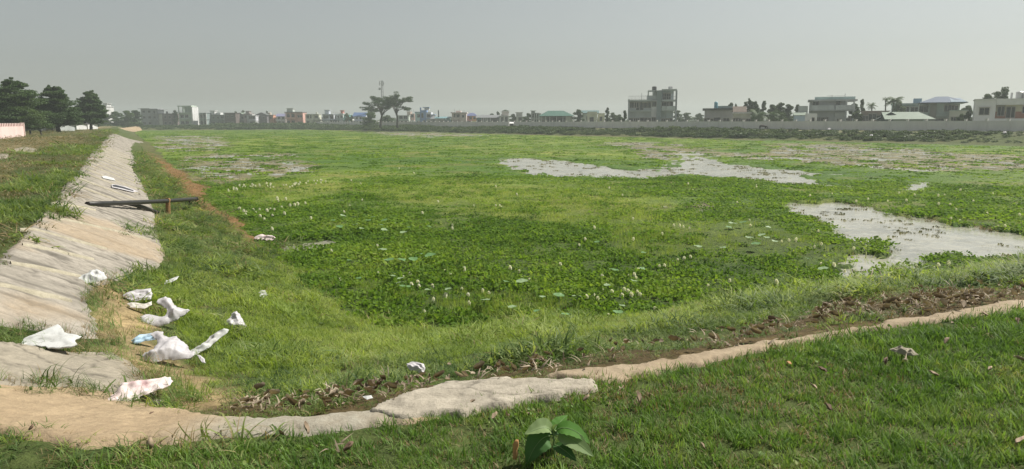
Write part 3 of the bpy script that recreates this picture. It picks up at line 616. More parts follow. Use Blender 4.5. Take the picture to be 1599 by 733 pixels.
def crumple(name, pts, mat, label, cat, tilt=42., bulge=.35, rough=.5, seed=1, lift=.02, n=44):
    """a crumpled piece of film: outline in a plane leaning back over the grass, puffed out and creased on both faces"""
    rj_ = np.random.default_rng(seed); q0 = np.array(pts, float); sz_ = max(np.ptp(q0[:, 0]), 1); pts = []
    for i_ in range(len(q0)):
        a_, b_ = q0[i_], q0[(i_ + 1) % len(q0)]
        for t_ in (0, .33, .66): pts.append(a_ + (b_ - a_) * t_ + rj_.normal(0, .014 * sz_, 2) * (1, .6))
    pts = np.array(pts, float); cx = (pts[:, 0].min() + pts[:, 0].max()) / 2; by = pts[:, 1].max() - .12 * (pts[:, 1].max() - pts[:, 1].min())
    g = G(cx, by); d = ray(cx, by); D = np.linalg.norm(g - np.array([0, 0, EYE])); s = D / F * 1.0
    dep = math.asin(-d[2]); tl_ = rad(tilt); k = math.sin(tl_ + dep) if tilt > 2 else math.sin(max(dep, .12))
    az = math.atan2(d[0], d[1])
    u = (pts[:, 0] - cx) * s; v = (by - pts[:, 1]) * s / max(k, .1); P = np.stack([u, v], 1); w_ = u.max() - u.min(); h_ = v.max() - v.min(); m_ = min(w_, h_)
    xs = np.linspace(u.min(), u.max(), n); ys = np.linspace(v.min(), v.max(), n); X, Y = np.meshgrid(xs, ys, indexing='ij'); x, y = X.ravel(), Y.ravel()
    sd_ = sdist(P, x, y)
    # pull outside points onto the outline
    out = sd_ < 0
    if out.any():
        for i in range(len(P)):
            pass
        best = np.full(x.shape, 1e9); bx, by_ = x.copy(), y.copy()
        for i in range(len(P)):
            a = P[i]; e = P[(i + 1) % len(P)] - a; t = np.clip(((x - a[0]) * e[0] + (y - a[1]) * e[1]) / max(e @ e, 1e-9), 0, 1); qx, qy = a[0] + t * e[0], a[1] + t * e[1]
            dd_ = np.hypot(x - qx, y - qy); c = dd_ < best; best = np.where(c, dd_, best); bx = np.where(c, qx, bx); by_ = np.where(c, qy, by_)
    dx = (xs[1] - xs[0]) * 1.5
    near = out & (best < dx) if out.any() else out
    x = np.where(near, bx, x); y = np.where(near, by_, y); ok = ~out | near; e = np.clip(sd_, 0, None) / m_
    def ridge(a, b, sc_, s_): return 1 - np.abs(2 * vn(a * sc_, b * sc_, s_) - 1) * 1.6
    fr = 4.2 / m_; rot_ = seed * 1.3; a_ = x * math.cos(rot_) + y * math.sin(rot_); b_ = (-x * math.sin(rot_) + y * math.cos(rot_)) * .45
    rg = np.random.default_rng(seed + 100); cr = 0; wa = 0
    for q_ in range(5):
        an_ = rg.uniform(0, 3.1416); fq = (.75 + q_ * .62) / m_; u_ = (x * math.cos(an_) + y * math.sin(an_)) * fq + rg.uniform(0, 1) + .35 * vn(x * 2 / m_ + q_, y * 2 / m_, seed); am = 1 / (1 + q_ * .4); cr = cr + am * (1 - np.abs(2 * (u_ - np.floor(u_)) - 1)); wa += am
    cr = np.clip((cr / wa - .33) * 2.6, 0, 1.2)
    hz_ = m_ * (bulge * .4 * np.clip(e * 5, 0, 1) ** .8 * (.08 + 1.5 * rough * cr) + .01); lo = -m_ * (.10 * np.sqrt(np.clip(e * 4, 0, 1)) + .004)
    f = gridfaces(n, n); f = f[ok[f].all(1)]
    used = np.zeros(len(x), bool); used[f] = True; ix = np.cumsum(used) - 1; nu = used.sum()
    top = np.stack([x, y, hz_], 1)[used]; bot = np.stack([x, y, lo], 1)[used]; F1 = ix[f]; F2 = F1[:, ::-1] + nu
    eds = {}
    for q in F1:
        for i in range(4):
            a, b = int(q[i]), int(q[(i + 1) % 4]); eds[(a, b)] = 1
    rim = [(b, a, a + nu, b + nu) for (a, b) in eds if (b, a) not in eds]
    V_ = np.concatenate([top, bot]); ct, st_ = math.cos(tl_), math.sin(tl_)
    V_ = np.stack([V_[:, 0], V_[:, 1] * ct - V_[:, 2] * st_, V_[:, 1] * st_ + V_[:, 2] * ct], 1)
    me = np_mesh(name, V_, np.concatenate([F1, F2, np.array(rim)]), [mat], smooth=False)
    o = link(name, me); o.location = (g[0], g[1], g[2] + lift + .10 * m_ * ct); o.rotation_euler = (0, 0, -az); return tag(o, label, cat)
z1 = lambda z: pts_from(z, 0, 400, 2.4425); z2 = lambda z: pts_from(z, 300, 400, 2.2)
lo = [
 ('plastic_bag', z1([(312, 105), (328, 92), (345, 88), (352, 80), (372, 78), (388, 92), (398, 112), (378, 118), (360, 122), (335, 122)]), LPL, 'crumpled pale bag lying where the paved slope meets the grass, farthest left of the litter', 'bag', 38, .35),
 ('plastic_wrapper', z1([(483, 165), (500, 157), (525, 150), (570, 152), (571, 172), (566, 190), (540, 188), (520, 190), (500, 182)]), LW, 'smooth square white wrapper in the grass above the loose tangle of scraps', 'wrapper', 40, .25),
 ('plastic_scrap', z1([(498, 198), (520, 196), (548, 206), (575, 200), (572, 212), (550, 222), (524, 216), (508, 212)]), LG, 'thin dirty shred of plastic tangled in grass just below the square wrapper', 'scrap', 25, .2),
 ('plastic_bag', z1([(560, 252), (575, 244), (598, 250), (618, 262), (636, 258), (642, 235), (628, 222), (610, 208), (618, 196), (640, 192), (658, 200), (664, 218), (672, 232), (694, 242), (715, 246), (700, 258), (676, 270), (650, 282), (622, 290), (592, 286), (566, 278)]), LW, 'white plastic bag twisted into a hook shape with one long pointed end', 'bag', 38, .42),
 ('plastic_bag', z1([(858, 280), (868, 266), (885, 255), (893, 238), (907, 233), (916, 246), (924, 265), (938, 290), (928, 298), (905, 304), (884, 298), (866, 292)]), LW, 'cone shaped pinkish white bag standing alone in the grass to the right', 'bag', 50, .45),
 ('plastic_sheet', z1([(108, 362), (124, 346), (150, 332), (186, 322), (222, 309), (232, 328), (246, 345), (268, 354), (280, 362), (264, 372), (262, 386), (222, 389), (186, 380), (160, 371), (134, 366)]), LPL, 'flattened grey white sheet lying on the concrete beside the grassy joint', 'sheet', 12, .16),
 ('plastic_bag', z1([(515, 338), (540, 322), (578, 322), (602, 328), (604, 342), (584, 347), (556, 346), (534, 350), (520, 348)]), LBc, 'light blue and white plastic bag at the left of the litter heap', 'bag', 30, .4),
 ('plastic_bag', z1([(598, 332), (614, 322), (630, 326), (640, 344), (650, 352), (672, 350), (684, 362), (702, 378), (706, 392), (700, 402), (728, 410), (726, 424), (700, 432), (662, 430), (636, 426), (600, 428), (578, 418), (566, 404), (572, 392), (600, 386), (614, 374), (618, 356)]), LW, 'largest white crumpled bag of the heap with spread torn edges', 'bag', 34, .42),
 ('plastic_tube', z1([(738, 386), (760, 370), (790, 356), (806, 340), (832, 325), (872, 321), (862, 334), (836, 350), (804, 374), (778, 388), (752, 398), (742, 396)]), LPL, 'long rolled grey white plastic pointing up to the right from the heap', 'wrapper', 25, .5),
 ('plastic_scrap', z1([(757, 398), (768, 402), (780, 416), (782, 432), (774, 430), (764, 414)]), LW, 'small white strip hanging below the long rolled plastic', 'scrap', 30, .25),
 ('woven_sack', z1([(418, 570), (444, 550), (468, 534), (478, 520), (486, 511), (540, 511), (600, 513), (630, 516), (636, 530), (630, 544), (604, 552), (566, 554), (540, 563), (520, 574), (494, 577), (456, 574)]), LP_, 'pinkish white woven sack with a dark red end lying on the sandy path', 'sack', 26, .42),
 ('plastic_bag', z2([(740, 394), (756, 388), (772, 390), (796, 398), (801, 410), (796, 432), (780, 428), (770, 418), (752, 416), (742, 406)]), LW, 'white striped bag in the grass above the brown leaf drift, below the pond corner', 'bag', 40, .45),
 ('plastic_scrap', z1([(624, 120), (640, 110), (660, 103), (680, 98), (672, 110), (652, 118), (636, 123)]), LPL, 'narrow pale strip in the grass, farthest up the slope of the near litter', 'scrap', 22, .2),
 ('plastic_scrap', z2([(232, 138), (240, 131), (252, 132), (258, 146), (250, 154), (240, 160), (234, 150)]), LPL, 'small greyish scrap half hidden in the long grass of the slope', 'scrap', 40, .2),
 ('woven_sack', pts_from([(581, 516), (598, 504), (622, 502), (640, 508), (660, 508), (673, 522), (660, 529), (640, 531), (622, 522), (600, 525)], 200, 200, 2.932), LP_, 'pink and white sack lying at the water edge at the end of the brown strip', 'sack', 24, .35),
 ('plastic_bag', pts_from([(315, 104), (326, 90), (340, 86), (350, 98), (340, 112), (324, 118)], 600, 500, 3.145), LW, 'small white scrap in the bright grass just above the near leaf drift', 'bag', 40, .35),
 ('plastic_scrap', pts_from([(20, 82), (60, 80), (66, 92), (40, 98)], 560, 600, 3.), LPL, 'tiny pale fleck lying on the sandy part of the path near the slab', 'scrap', 15, .2),
 ('stone', pts_from([(466, 320), (490, 306), (526, 308), (550, 324), (530, 332), (496, 330)], 1200, 430, 2.418), MSTN, 'pale flat stone in the lawn just above the dark curled leaf', 'stone', 20, .5),
]
for i, (nm, pp, mt, lb, ct, tl2, bl) in enumerate(lo): crumple(nm, pp, mt, lb, ct, tl2, bl, .75, i * 3 + 1, .05 if i not in (5, 10, 16) else .03)
# flat paper with a dark stripe on the paving
def on_pave(pp, h): g = G(*pp); return (g[0], g[1], float(T(g[0], g[1])) + .055 + h)
pr = empty('plastic_packet', on_pave((190, 297), 0)); tag(pr, 'long white packet with a black stripe lying across the pale paving', 'packet')
def flat(pp, h, name, mat, parent, th=.012):
    v = [Vector(on_pave(q, h)) - Vector(parent.location) for q in pp]; n = len(v); b = [q - Vector((0, 0, th)) for q in v]
    return MB().add(v + b, [tuple(range(n - 1, -1, -1)), tuple(range(n, 2 * n))] + [(i, (i + 1) % n, n + (i + 1) % n, n + i) for i in range(n)]).build(name, mat, parent)
zp = lambda z: pts_from(z, 120, 270, 7.268)
flat(zp([(398, 160), (425, 158), (560, 186), (700, 238), (640, 246), (500, 212), (400, 192)]), .03, 'film', LW, pr); MBK = plain('black_print', (.02, .02, .025), .5)
flat(zp([(408, 170), (440, 168), (540, 192), (648, 230), (640, 236), (520, 206), (410, 186)]), .036, 'stripe', MBK, pr, .004)
tag(link('grey_sheet', flat(zp([(285, 62), (330, 58), (420, 84), (440, 110), (380, 100), (300, 82)]), .02, 'scrap_tmp', LPL, pr).data), None)
for o in [o for o in C.objects if o.name.startswith('scrap_tmp')]: bpy.data.objects.remove(o)
o = C.objects['grey_sheet']; o.name = 'plastic_sheet'; o.location = pr.location; tag(o, 'faded bluish sheet lying flat on the paving above the striped packet', 'sheet')

# ------------------------------------------------------------------ black pole and its prop
MPOLE = plain('weathered_black_pipe', (.022, .020, .019), .5, .1, .4, 9); MRUST = plain('rusty_iron', (.30, .17, .07), .9, 0, .5, 14)
pA = Vector(G(140, 323)); pB0 = Vector(G(262, 334)); dpole = None
d = ray(262, 313); k = math.hypot(pB0.x, pB0.y) / math.hypot(d[0], d[1]); pm = Vector((d * k)) + Vector((0, 0, EYE)); pA.z += .06
dirp = (pm - pA); pend = pA + dirp * 1.56
root = empty('black_pole', tuple(pA)); tag(root, 'long black pole reaching from the paving out over the grass on a rusty prop', 'pole')
def curve_tube(a, b, r, n=10, m=MPOLE, name='pipe', sag=.02, bulb=1.):
    pts = []; rr = []
    for i in range(n + 1):
        t = i / n; q = a.lerp(b, t); q.z -= math.sin(t * math.pi) * sag; pts.append(q - Vector(root.location)); rr.append(r * (1 + .05 * math.sin(i * 2.3)) * bulb)
    return MB().tube(pts, rr, 12, 0).build(name, m, root, smooth=False)
c_ = curve_tube(pA - dirp * .02, pend, .062); 
for p_ in c_.data.polygons: p_.use_smooth = len(p_.vertices) == 4
for t in (.02, .82, 1.56): q = pA + dirp * (t if t > .05 else .0); 
MB().tube([pend - Vector(root.location) - dirp.normalized() * .05, pend - Vector(root.location) + dirp.normalized() * .02], [.072, .072], 12).build('end_collar', MPOLE, root)
MB().tube([pm - Vector(root.location) - dirp.normalized() * .06, pm - Vector(root.location) + dirp.normalized() * .06], [.07, .07], 12).build('clamp', MRUST, root)
MB().tube([pB0 - Vector(root.location) - Vector((0, 0, .25)), pm - Vector(root.location)], [.075, .07], 10).build('prop', MRUST, root)
q = pend - Vector(root.location) - dirp * .15; MB().tube([q - Vector((0, 0, .12)), q], [.03, .035], 8).build('hook', MPOLE, root)
g2 = Vector(G(246, 335)); g1 = Vector(G(178, 322)); root2 = empty('short_pole', tuple(g1)); tag(root2, 'shorter black pole lying on the paving slope beneath the raised pole', 'pole')
pts = [Vector(g1 + Vector((0, 0, .09))), g1.lerp(g2, .3) + Vector((0, 0, .15)), g1.lerp(g2, .65) + Vector((0, 0, .13)), g2 + Vector((0, 0, .06))]
MB().tube([p - g1 for p in pts], [.055, .055, .05, .045], 12).build('pipe', MPOLE, root2)
MB().tube([pts[3] - g1 - (pts[3] - pts[2]).normalized() * .04, pts[3] - g1 + (pts[3] - pts[2]).normalized() * .03], [.055, .055], 12).build('end_collar', MPOLE, root2)

# ------------------------------------------------------------------ leafy plant in the lawn
GP = leaf_mat('broad_leaf', [(0, (.07, .18, .03)), (1, (.12, .26, .05))], .35, 2., small=False, rough=.7, spec=.2); GPp = leaf_mat('pale_leaf_back', [(0, (.16, .24, .09)), (1, (.22, .30, .13))], .25, 2., small=False)
GPd = leaf_mat('dark_leaf', [(0, (.035, .095, .025)), (1, (.06, .14, .035))], .2, 2., small=False, rough=.65, spec=.25)
MVEIN = plain('leaf_rib', (.16, .25, .09), .6)
g = G(866, 716); D0 = math.hypot(g[0], g[1]); sc_ = D0 / F / 7.883 * 1.15; az = math.atan2(g[0], g[1]); pl = empty('leafy_plant', (g[0], g[1], g[2]), -az)
tag(pl, 'low broad-leaved weed with large drooping leaves in the foreground lawn', 'plant')
def zz(x, y, dep=0.): return Vector(((x - 655) * sc_, dep, (600 - y) * sc_ * .82))
def leaf3(pts, wd, mat, fold=.35, nrm=Vector((0, -.6, 1)), name='leaf', waves=.06):
    """a leaf blade along pts, wd widest half width, folded at the midrib with a toothed edge"""
    pts = [Vector(p) for p in pts]; n = 14; v = []; mid = []
    def bez(t):
        k = len(pts) - 1; out = Vector((0, 0, 0))
        for i, p in enumerate(pts): out += p * (math.comb(k, i) * t ** i * (1 - t) ** (k - i))
        return out
    for i in range(n + 1):
        t = i / n; c = bez(t); d = (bez(min(t + .02, 1)) - bez(max(t - .02, 0))).normalized(); s = d.cross(nrm).normalized(); up = s.cross(d).normalized()
        w_ = wd * (math.sin(math.pi * t ** .72)) ** .8 * (1 - .25 * t) if 0 < t < 1 else .0015; mid.append(c); w_ *= 1.22
        for j in (-1, -.66, -.33, 0, .33, .66, 1):
            te = (1 + .07 * (i % 2)) if abs(j) == 1 else 1
            v.append(c + s * (w_ * j * te) + up * (abs(j) * w_ * fold + waves * w_ * math.sin(i * 1.9 + j) * abs(j) - (.05 * w_ * (i % 2)) * (abs(j) > .2)))
    o = np_mesh(name, np.array([tuple(q) for q in v]), gridfaces(n + 1, 7), [mat], smooth=True); lf = link(name, o, pl)
    MB().tube([q + Vector((0, 0, .0006)) for q in mid], [.0022 * (1 - .75 * i / n) for i in range(n + 1)], 5).build('midrib', MVEIN, lf); return lf
leaf3([zz(612, 205), zz(560, 60, -.02), zz(430, 150, -.04), zz(320, 172, -.06)], .038, GPp, .5)
leaf3([zz(600, 262, -.01), zz(500, 200, -.05), zz(400, 350, -.09), zz(345, 590, -.09)], .052, GPd, .2, Vector((-.3, -1, .45)))
leaf3([zz(668, 190), zz(780, 60, -.01), zz(960, 200, -.02), zz(1050, 330, -.03)], .036, GP, .15, Vector((.15, -.55, 1)))
leaf3([zz(700, 235), zz(790, 205, -.03), zz(960, 330, -.06), zz(1085, 440, -.08)], .040, GPp, .25, Vector((.25, -.8, .7)))
leaf3([zz(650, 200, 0), zz(640, 120, -.01), zz(690, 80, -.02)], .012, GPp, .5); leaf3([zz(655, 205, .02), zz(700, 130, .05), zz(800, 90, .10)], .030, GP, .3)
leaf3([zz(650, 400, 0), zz(720, 360, -.04), zz(830, 430, -.08), zz(900, 520, -.08)], .028, GPd, .2); leaf3([zz(650, 300, .03), zz(560, 240, .08), zz(480, 300, .12)], .03, GPd, .3)
leaf3([zz(650, 300, .03), zz(740, 260, .1), zz(860, 380, .15)], .03, GPd, .3)
MB().tube([zz(655, 640), zz(650, 420), zz(642, 190)], [.006, .005, .004], 7).build('stem', MVEIN, pl)
for a, b in (((650, 300), (600, 262)), ((645, 260), (700, 235)), ((645, 215), (668, 190))): MB().tube([zz(*a), zz(*b, -.01)], [.003, .002], 5).build('leaf_stalk', MVEIN, pl)
# single dead leaves in the lawn
MDL = plain('curled_dry_leaf', (.17, .11, .07), .8, 0, .5, 30); MDL2 = plain('tan_dry_leaf', (.33, .25, .17), .8, 0, .4, 30); MOR = plain('orange_dry_leaf', (.55, .30, .12), .75, 0, .35, 25)
for (px, py, L_, Wd, cu, mt, tl3, lb) in [
    (1385, 583, .075, .05, 1.1, MDL, .4, 'dark curled dead leaf in the lawn just below the pale flat stone'), (1478, 549, .08, .05, .8, MDL2, .5, 'tan dead leaf in the right lawn, nearest the crest of the leaves there'),
    (1588, 517, .08, .06, 1., MDL, .3, 'dark dead leaf in the lawn at the right edge of the picture'), (1590, 577, .09, .035, .5, MDL2, .2, 'narrow pale dry leaf in the lawn at the far right'),
    (995, 637, .09, .055, 1.1, MDL2, .4, 'large curled brown leaf in the lawn below the broken end of the slab'), (1092, 716, .05, .028, .6, MDL2, .9, 'small upright tan leaf at the bottom edge between the leafy plant and the far right'),
    (1282, 594, .07, .04, .7, MDL, .3, 'dark folded leaf in the middle of the right lawn'), (1230, 582, .04, .03, .5, MOR, .4, 'small yellowish leaf in the right lawn'),
    (1268, 620, .06, .03, .4, MDL2, .3, 'thin pale leaf below the dark folded leaf of the right lawn'), (772, 668, .06, .04, .6, MDL2, .3, 'small pinkish dry leaf in the lawn left of the leafy plant'),
    (812, 724, .11, .055, .6, MOR, 1.25, 'orange brown dry leaf standing upright beside the leafy plant'), (548, 720, .07, .05, .9, MDL, .4, 'brown dead leaf at the bottom of the picture left of centre'),
    (245, 712, .07, .035, .9, MDL2, 1.2, 'curled tan leaf standing upright in grass below the sandy path'), (476, 690, .08, .05, .9, MDL2, .7, 'curled leaf in the grass just below the whitish part of the path'),
    (238, 660, .035, .02, .3, MDL, .2, 'tiny dark brown chip lying on the sandy path'), (55, 686, .04, .035, .8, MDL, .6, 'dark crumpled leaf on the grass edge of the sandy path at far left'),
    (918, 636, .06, .035, .8, MDL2, .5, 'small tan leaf in the lawn under the right end of the slab'), (1545, 592, .07, .03, .5, MDL2, .2, 'pale leaf lying low in the right lawn below the edge leaves'),
    (120, 500, .001, .001, .1, MDL, 0, None), (1500, 490, .11, .07, .8, MDL2, .5, 'broad tan leaf on the edge strip near the right end'), (1535, 503, .06, .04, .6, MDL2, .4, 'pale leaf in the lawn right beneath the edge strip'),
    (1455, 600, .07, .04, .6, MDL2, .3, 'small tan leaf in the lawn right of the dark curled leaf'), (1290, 655, .06, .035, .8, MDL, .4, 'brown leaf low in the right lawn below the thin pale leaf'), (1590, 706, .10, .03, .3, MDL2, .1, 'grey twig-like leaf in the bottom right corner')]:
    if lb is None: continue
    v, f = deadleaf(L_ * .85, Wd * .85, cu * 1.5); o = link('dead_leaf', np_mesh('dead_leaf', np.array(v), f, [mt], smooth=True)); o.modifiers.new('thickness', 'SOLIDIFY').thickness = .0015
    g = G(px, py); z0 = .05 if py > 640 or px > 1000 else .03; o.location = (g[0], g[1], g[2] + z0 + .2 * L_ * math.sin(tl3)); o.rotation_euler = (tl3, random.uniform(-.3, .3), random.uniform(-1.2, 1.2)); tag(o, lb, 'dead leaf', 'single dry leaves in the lawn')

# ------------------------------------------------------------------ white flowers and round floating leaves
MFL = leaf_mat('white_petals', [(0, (.84, .84, .88)), (1, (.90, .90, .93))], .5, 3., small=False, tcol=1.0, rough=.7)
def flower_mesh(seed):
    random.seed(seed); v = []; f = []; H = .13
    for k in range(26):
        t = (k + .5) / 26; a = k * 2.4; rr = .036 * math.sin(math.pi * (.12 + t * .8)) ** .6; c = Vector((math.cos(a) * rr * .5, math.sin(a) * rr * .5, .20 + t * H)); o = Vector((math.cos(a), math.sin(a), random.uniform(.1, .8))).normalized()
        s = o.cross(Vector((0, 0, 1))).normalized(); u = s.cross(o); q = .021 * random.uniform(.8, 1.2); b = len(v); e = c + o * rr * .9
        v += [tuple(c), tuple(e + s * q + u * q * .3), tuple(e + u * q), tuple(e - s * q + u * q * .3), tuple(e - s * q * .6 - u * q), tuple(e + s * q * .6 - u * q)]
        for i in range(5): f.append((b, b + 1 + i, b + 1 + (i + 1) % 5))
    b = len(v)
    for zq in (-.05, .21):
        for i in range(3): v.append((.006 * math.cos(i * 2.1), .006 * math.sin(i * 2.1), zq))
    nf = len(f)
    for i in range(3): j = (i + 1) % 3; f.append((b + i, b + j, b + 3 + j)); f.append((b + i, b + 3 + j, b + 3 + i))
    return np_mesh('flower_spike', np.array(v), np.array(f), [MFL, GH], mi=[0] * nf + [1] * 6)
FM = [flower_mesh(s) for s in range(5)]; random.seed(11)
def flowers(pts, label, group, size=1.):
    for (px, py) in pts:
        c = W(px, py + 1, WATER + .22); r = math.hypot(c[0], c[1]); size_ = size * .64; o = link('flower_spike', random.choice(FM)); s = size_ * random.uniform(.75, 1.2) * max(1., (r / 24) ** .6)
        o.location = (c[0], c[1], WATER + .02); o.scale = (s, s, s if r < 24 else s * .9); o.rotation_euler = (random.uniform(-.2, .2), random.uniform(-.2, .2), random.uniform(0, 6)); tag(o, label, 'flower', group)
flowers([(933 + a, 431 + b) for a, b in ((8, 0), (13, 7), (7, 16), (22, 22), (-15, 29), (-6, 28), (1, 32))] + [(974, 450), (981, 452), (973, 457), (984, 458), (994, 452), (999, 458), (993, 427), (993, 431), (980, 424), (1000, 417), (1020, 477), (986, 497), (951, 486), (955, 499), (955, 508), (913, 504)],
        'white flower spike in the close cluster of the near pond, right of centre', 'white flower spikes of the central cluster')
flowers([(1028, 411), (1038, 413), (1053, 404), (1057, 402), (1066, 403), (1079, 399)], 'white flower spike in the short row above the central cluster', 'white flower spikes of the short central row')
flowers([(1107, 440), (1138, 434), (1214, 440), (1144, 474)], 'white flower spike standing apart among broad leaves right of the central cluster', 'lone white flower spikes right of the cluster')
flowers([(798, 417), (809, 420), (876, 412), (904, 379), (914, 373), (706, 424), (724, 420), (827, 434), (836, 434), (753, 451), (764, 453), (732, 459), (720, 446), (844, 480), (696, 419), (694, 460), (733, 469)], 'white flower spike scattered on the green between the pond centre and the near grass', 'scattered white flower spikes at centre')
flowers([(588, 381), (516, 390), (531, 431), (588, 422), (630, 428), (644, 442), (653, 438), (676, 443), (674, 463), (662, 481), (655, 444), (640, 425)], 'white flower spike near the round floating leaves of the left near corner', 'white flower spikes of the near left corner')
flowers([(1280, 407), (1305, 413), (1318, 419), (1432, 413), (1460, 414), (1468, 414), (1480, 410), (1447, 422), (1492, 432), (1544, 421), (1427, 442), (1480, 419), (1472, 426), (1330, 423)], 'white flower spike in the greenery beside the near bright water', 'white flower spikes beside the right water')
flowers([(1358, 435), (1371, 438), (1370, 450), (1376, 448), (1366, 453), (1390, 451), (1394, 454), (1385, 453)], 'large white flower clump at the near tip of the bright water', 'large white flower clumps at the water tip', 1.45)
flowers([(1220, 373), (1234, 373), (1241, 374), (1245, 370), (1271, 381), (1280, 379), (1331, 385), (1277, 358)], 'white flower spike left of the bright near water', 'white flower spikes left of the right water')
row = [(347, 298), (360, 295), (374, 291), (390, 289), (411, 289), (435, 289), (463, 288), (475, 285), (490, 283), (509, 282)]
rp = [];
for i in range(46):
    t = random.random() ** .8 * (len(row) - 1); k = int(min(t, len(row) - 2)); u = t - k; rp.append((row[k][0] * (1 - u) + row[k + 1][0] * u + random.uniform(-6, 6), row[k][1] * (1 - u) + row[k + 1][1] * u + random.uniform(-2.6, 2.6)))
flowers(rp, 'white flower spike in the long dense row beside the grey weed patch at left', 'white flower spikes of the long left row')
flowers([(433, 311), (447, 311), (371, 324), (374, 324), (385, 329), (394, 326), (405, 325), (379, 330), (422, 325), (428, 326), (424, 335), (451, 321), (461, 320), (466, 319), (477, 316), (445, 333), (408, 337), (411, 341), (484, 340), (427, 357), (435, 313), (398, 330), (383, 333), (418, 330), (440, 322)],
        'white flower spike in the loose left group between the brown strip and open green', 'white flower spikes of the loose left group', 1.25)
flowers([(546, 319), (538, 329), (565, 310), (661, 331), (685, 313), (563, 286), (548, 281), (623, 263), (647, 270), (706, 348), (706, 355), (774, 318), (779, 319), (783, 320), (739, 318), (951, 293), (972, 303), (1051, 350), (1062, 351), (1068, 352), (1076, 353), (1034, 364), (987, 372), (988, 339), (930, 354), (807, 303), (775, 290)],
        'small white flower spike in the middle green of the pond', 'small white flower spikes of the middle pond')
flowers([(1074, 287), (1082, 294), (1151, 314), (1182, 291), (1171, 350), (1170, 340), (1356, 310), (1386, 311), (1415, 313), (1336, 313), (1266, 305), (1428, 303), (1464, 305), (1466, 317), (1493, 325), (1485, 339), (1498, 341), (1476, 302), (1542, 331), (1558, 348), (1570, 351), (1592, 334), (1483, 318), (1182, 288), (1300, 300), (1520, 312), (1404, 300), (1500, 296), (1550, 300)],
        'small white flower spike on the green beyond the bright near water', 'small white flower spikes of the right far pond')
MLL = plain('lotus_leaf_top', (.11, .22, .07), .45, 0, .25, 9); MLP = plain('pale_lotus_leaf', (.21, .30, .15), .5, 0, .2, 9)
def lotus_mesh(seed, mat):
    random.seed(seed); v = [(0, 0, 0)]; f = []; n = 18; ph = random.uniform(0, 6)
    for ring, rr in ((0, .45), (1, .8), (2, 1.)):
        for i in range(n):
            a = i / n * 6.2832; q = rr * (1 + .05 * math.sin(3 * a + ph)); v.append((q * math.cos(a), q * math.sin(a), .10 * rr * rr + .07 * rr * math.sin(2 * a + ph) + .05 * rr * math.sin(5 * a)))
    for i in range(n):
        j = (i + 1) % n; f.append((0, 1 + i, 1 + j))
        for ring in (0, 1): a, b = 1 + ring * n + i, 1 + ring * n + j; f.append((a, a + n, b + n)); f.append((a, b + n, b))
    b = len(v)
    for zq in (-2.2, -.02):
        for i in range(3): v.append((.04 * math.cos(i * 2.1), .04 * math.sin(i * 2.1), zq))
    for i in range(3): j = (i + 1) % 3; f.append((b + i, b + j, b + 3 + j)); f.append((b + i, b + 3 + j, b + 3 + i))
    return np_mesh('floating_leaf', np.array(v), np.array(f), [mat], smooth=True)
LM = [lotus_mesh(s, MLL if s % 2 else MLP) for s in range(6)]; random.seed(5)
def lotus(pts, label, group):
    for q in pts:
        px, py = q[:2]; wd = q[2] if len(q) > 2 else random.uniform(7, 12); c = W(px, py, WATER + .3); r = math.hypot(c[0], c[1]); s = wd / F * r * .5; o = link('round_leaf', random.choice(LM)); o.location = (c[0], c[1], WATER + .32)
        o.scale = (s, s, s); o.rotation_euler = (random.uniform(-.15, .25), random.uniform(-.2, .2), random.uniform(0, 6)); tag(o, label, 'lotus leaf', group)
lotus([(597, 391, 14), (607, 407, 16), (627, 407, 14), (645, 406, 15), (672, 400, 18), (655, 398), (626, 436, 12), (638, 449), (624, 443, 12), (614, 428, 12), (560, 436, 10), (546, 408, 9), (700, 453, 12), (668, 454, 10), (628, 448, 10), (612, 432)], 'round pale lotus leaf in the near left corner of the pond', 'round lotus leaves of the near left corner')
lotus([(757, 470, 18), (800, 481, 14), (885, 493, 17), (965, 489, 17), (873, 463, 18), (901, 465, 20), (948, 447, 11), (990, 440, 12), (815, 441, 19), (790, 441, 10), (971, 479, 11), (847, 465, 10), (838, 487, 10), (958, 423, 16), (1003, 421, 10), (902, 518, 12), (975, 498, 10), (1028, 386, 12), (1005, 396, 9), (932, 379, 9)], 'round green lotus leaf among grass and white spikes at the near pond', 'round lotus leaves at centre')
lotus([(540, 350), (555, 352), (530, 355), (575, 345), (600, 360), (580, 340), (620, 350), (600, 345), (520, 345), (640, 356), (565, 358), (610, 366), (586, 354), (550, 340), (536, 338), (630, 364), (595, 352), (670, 355)], 'small round lotus leaf around the brown patch by the muddy water', 'round lotus leaves by the muddy water')
lotus([(1190, 368, 12), (1197, 372), (1170, 372, 12), (1180, 382, 14), (1090, 386, 12), (1110, 395), (1128, 388), (1145, 350, 14), (1160, 348, 12), (1138, 356), (1210, 378), (1285, 421, 15), (1262, 405), (1200, 356)], 'round lotus leaf on the green left of the bright near water', 'round lotus leaves left of the right water')
lotus([(340, 220 + 8 * k % 30, 5) for k in range(0)], '', '')

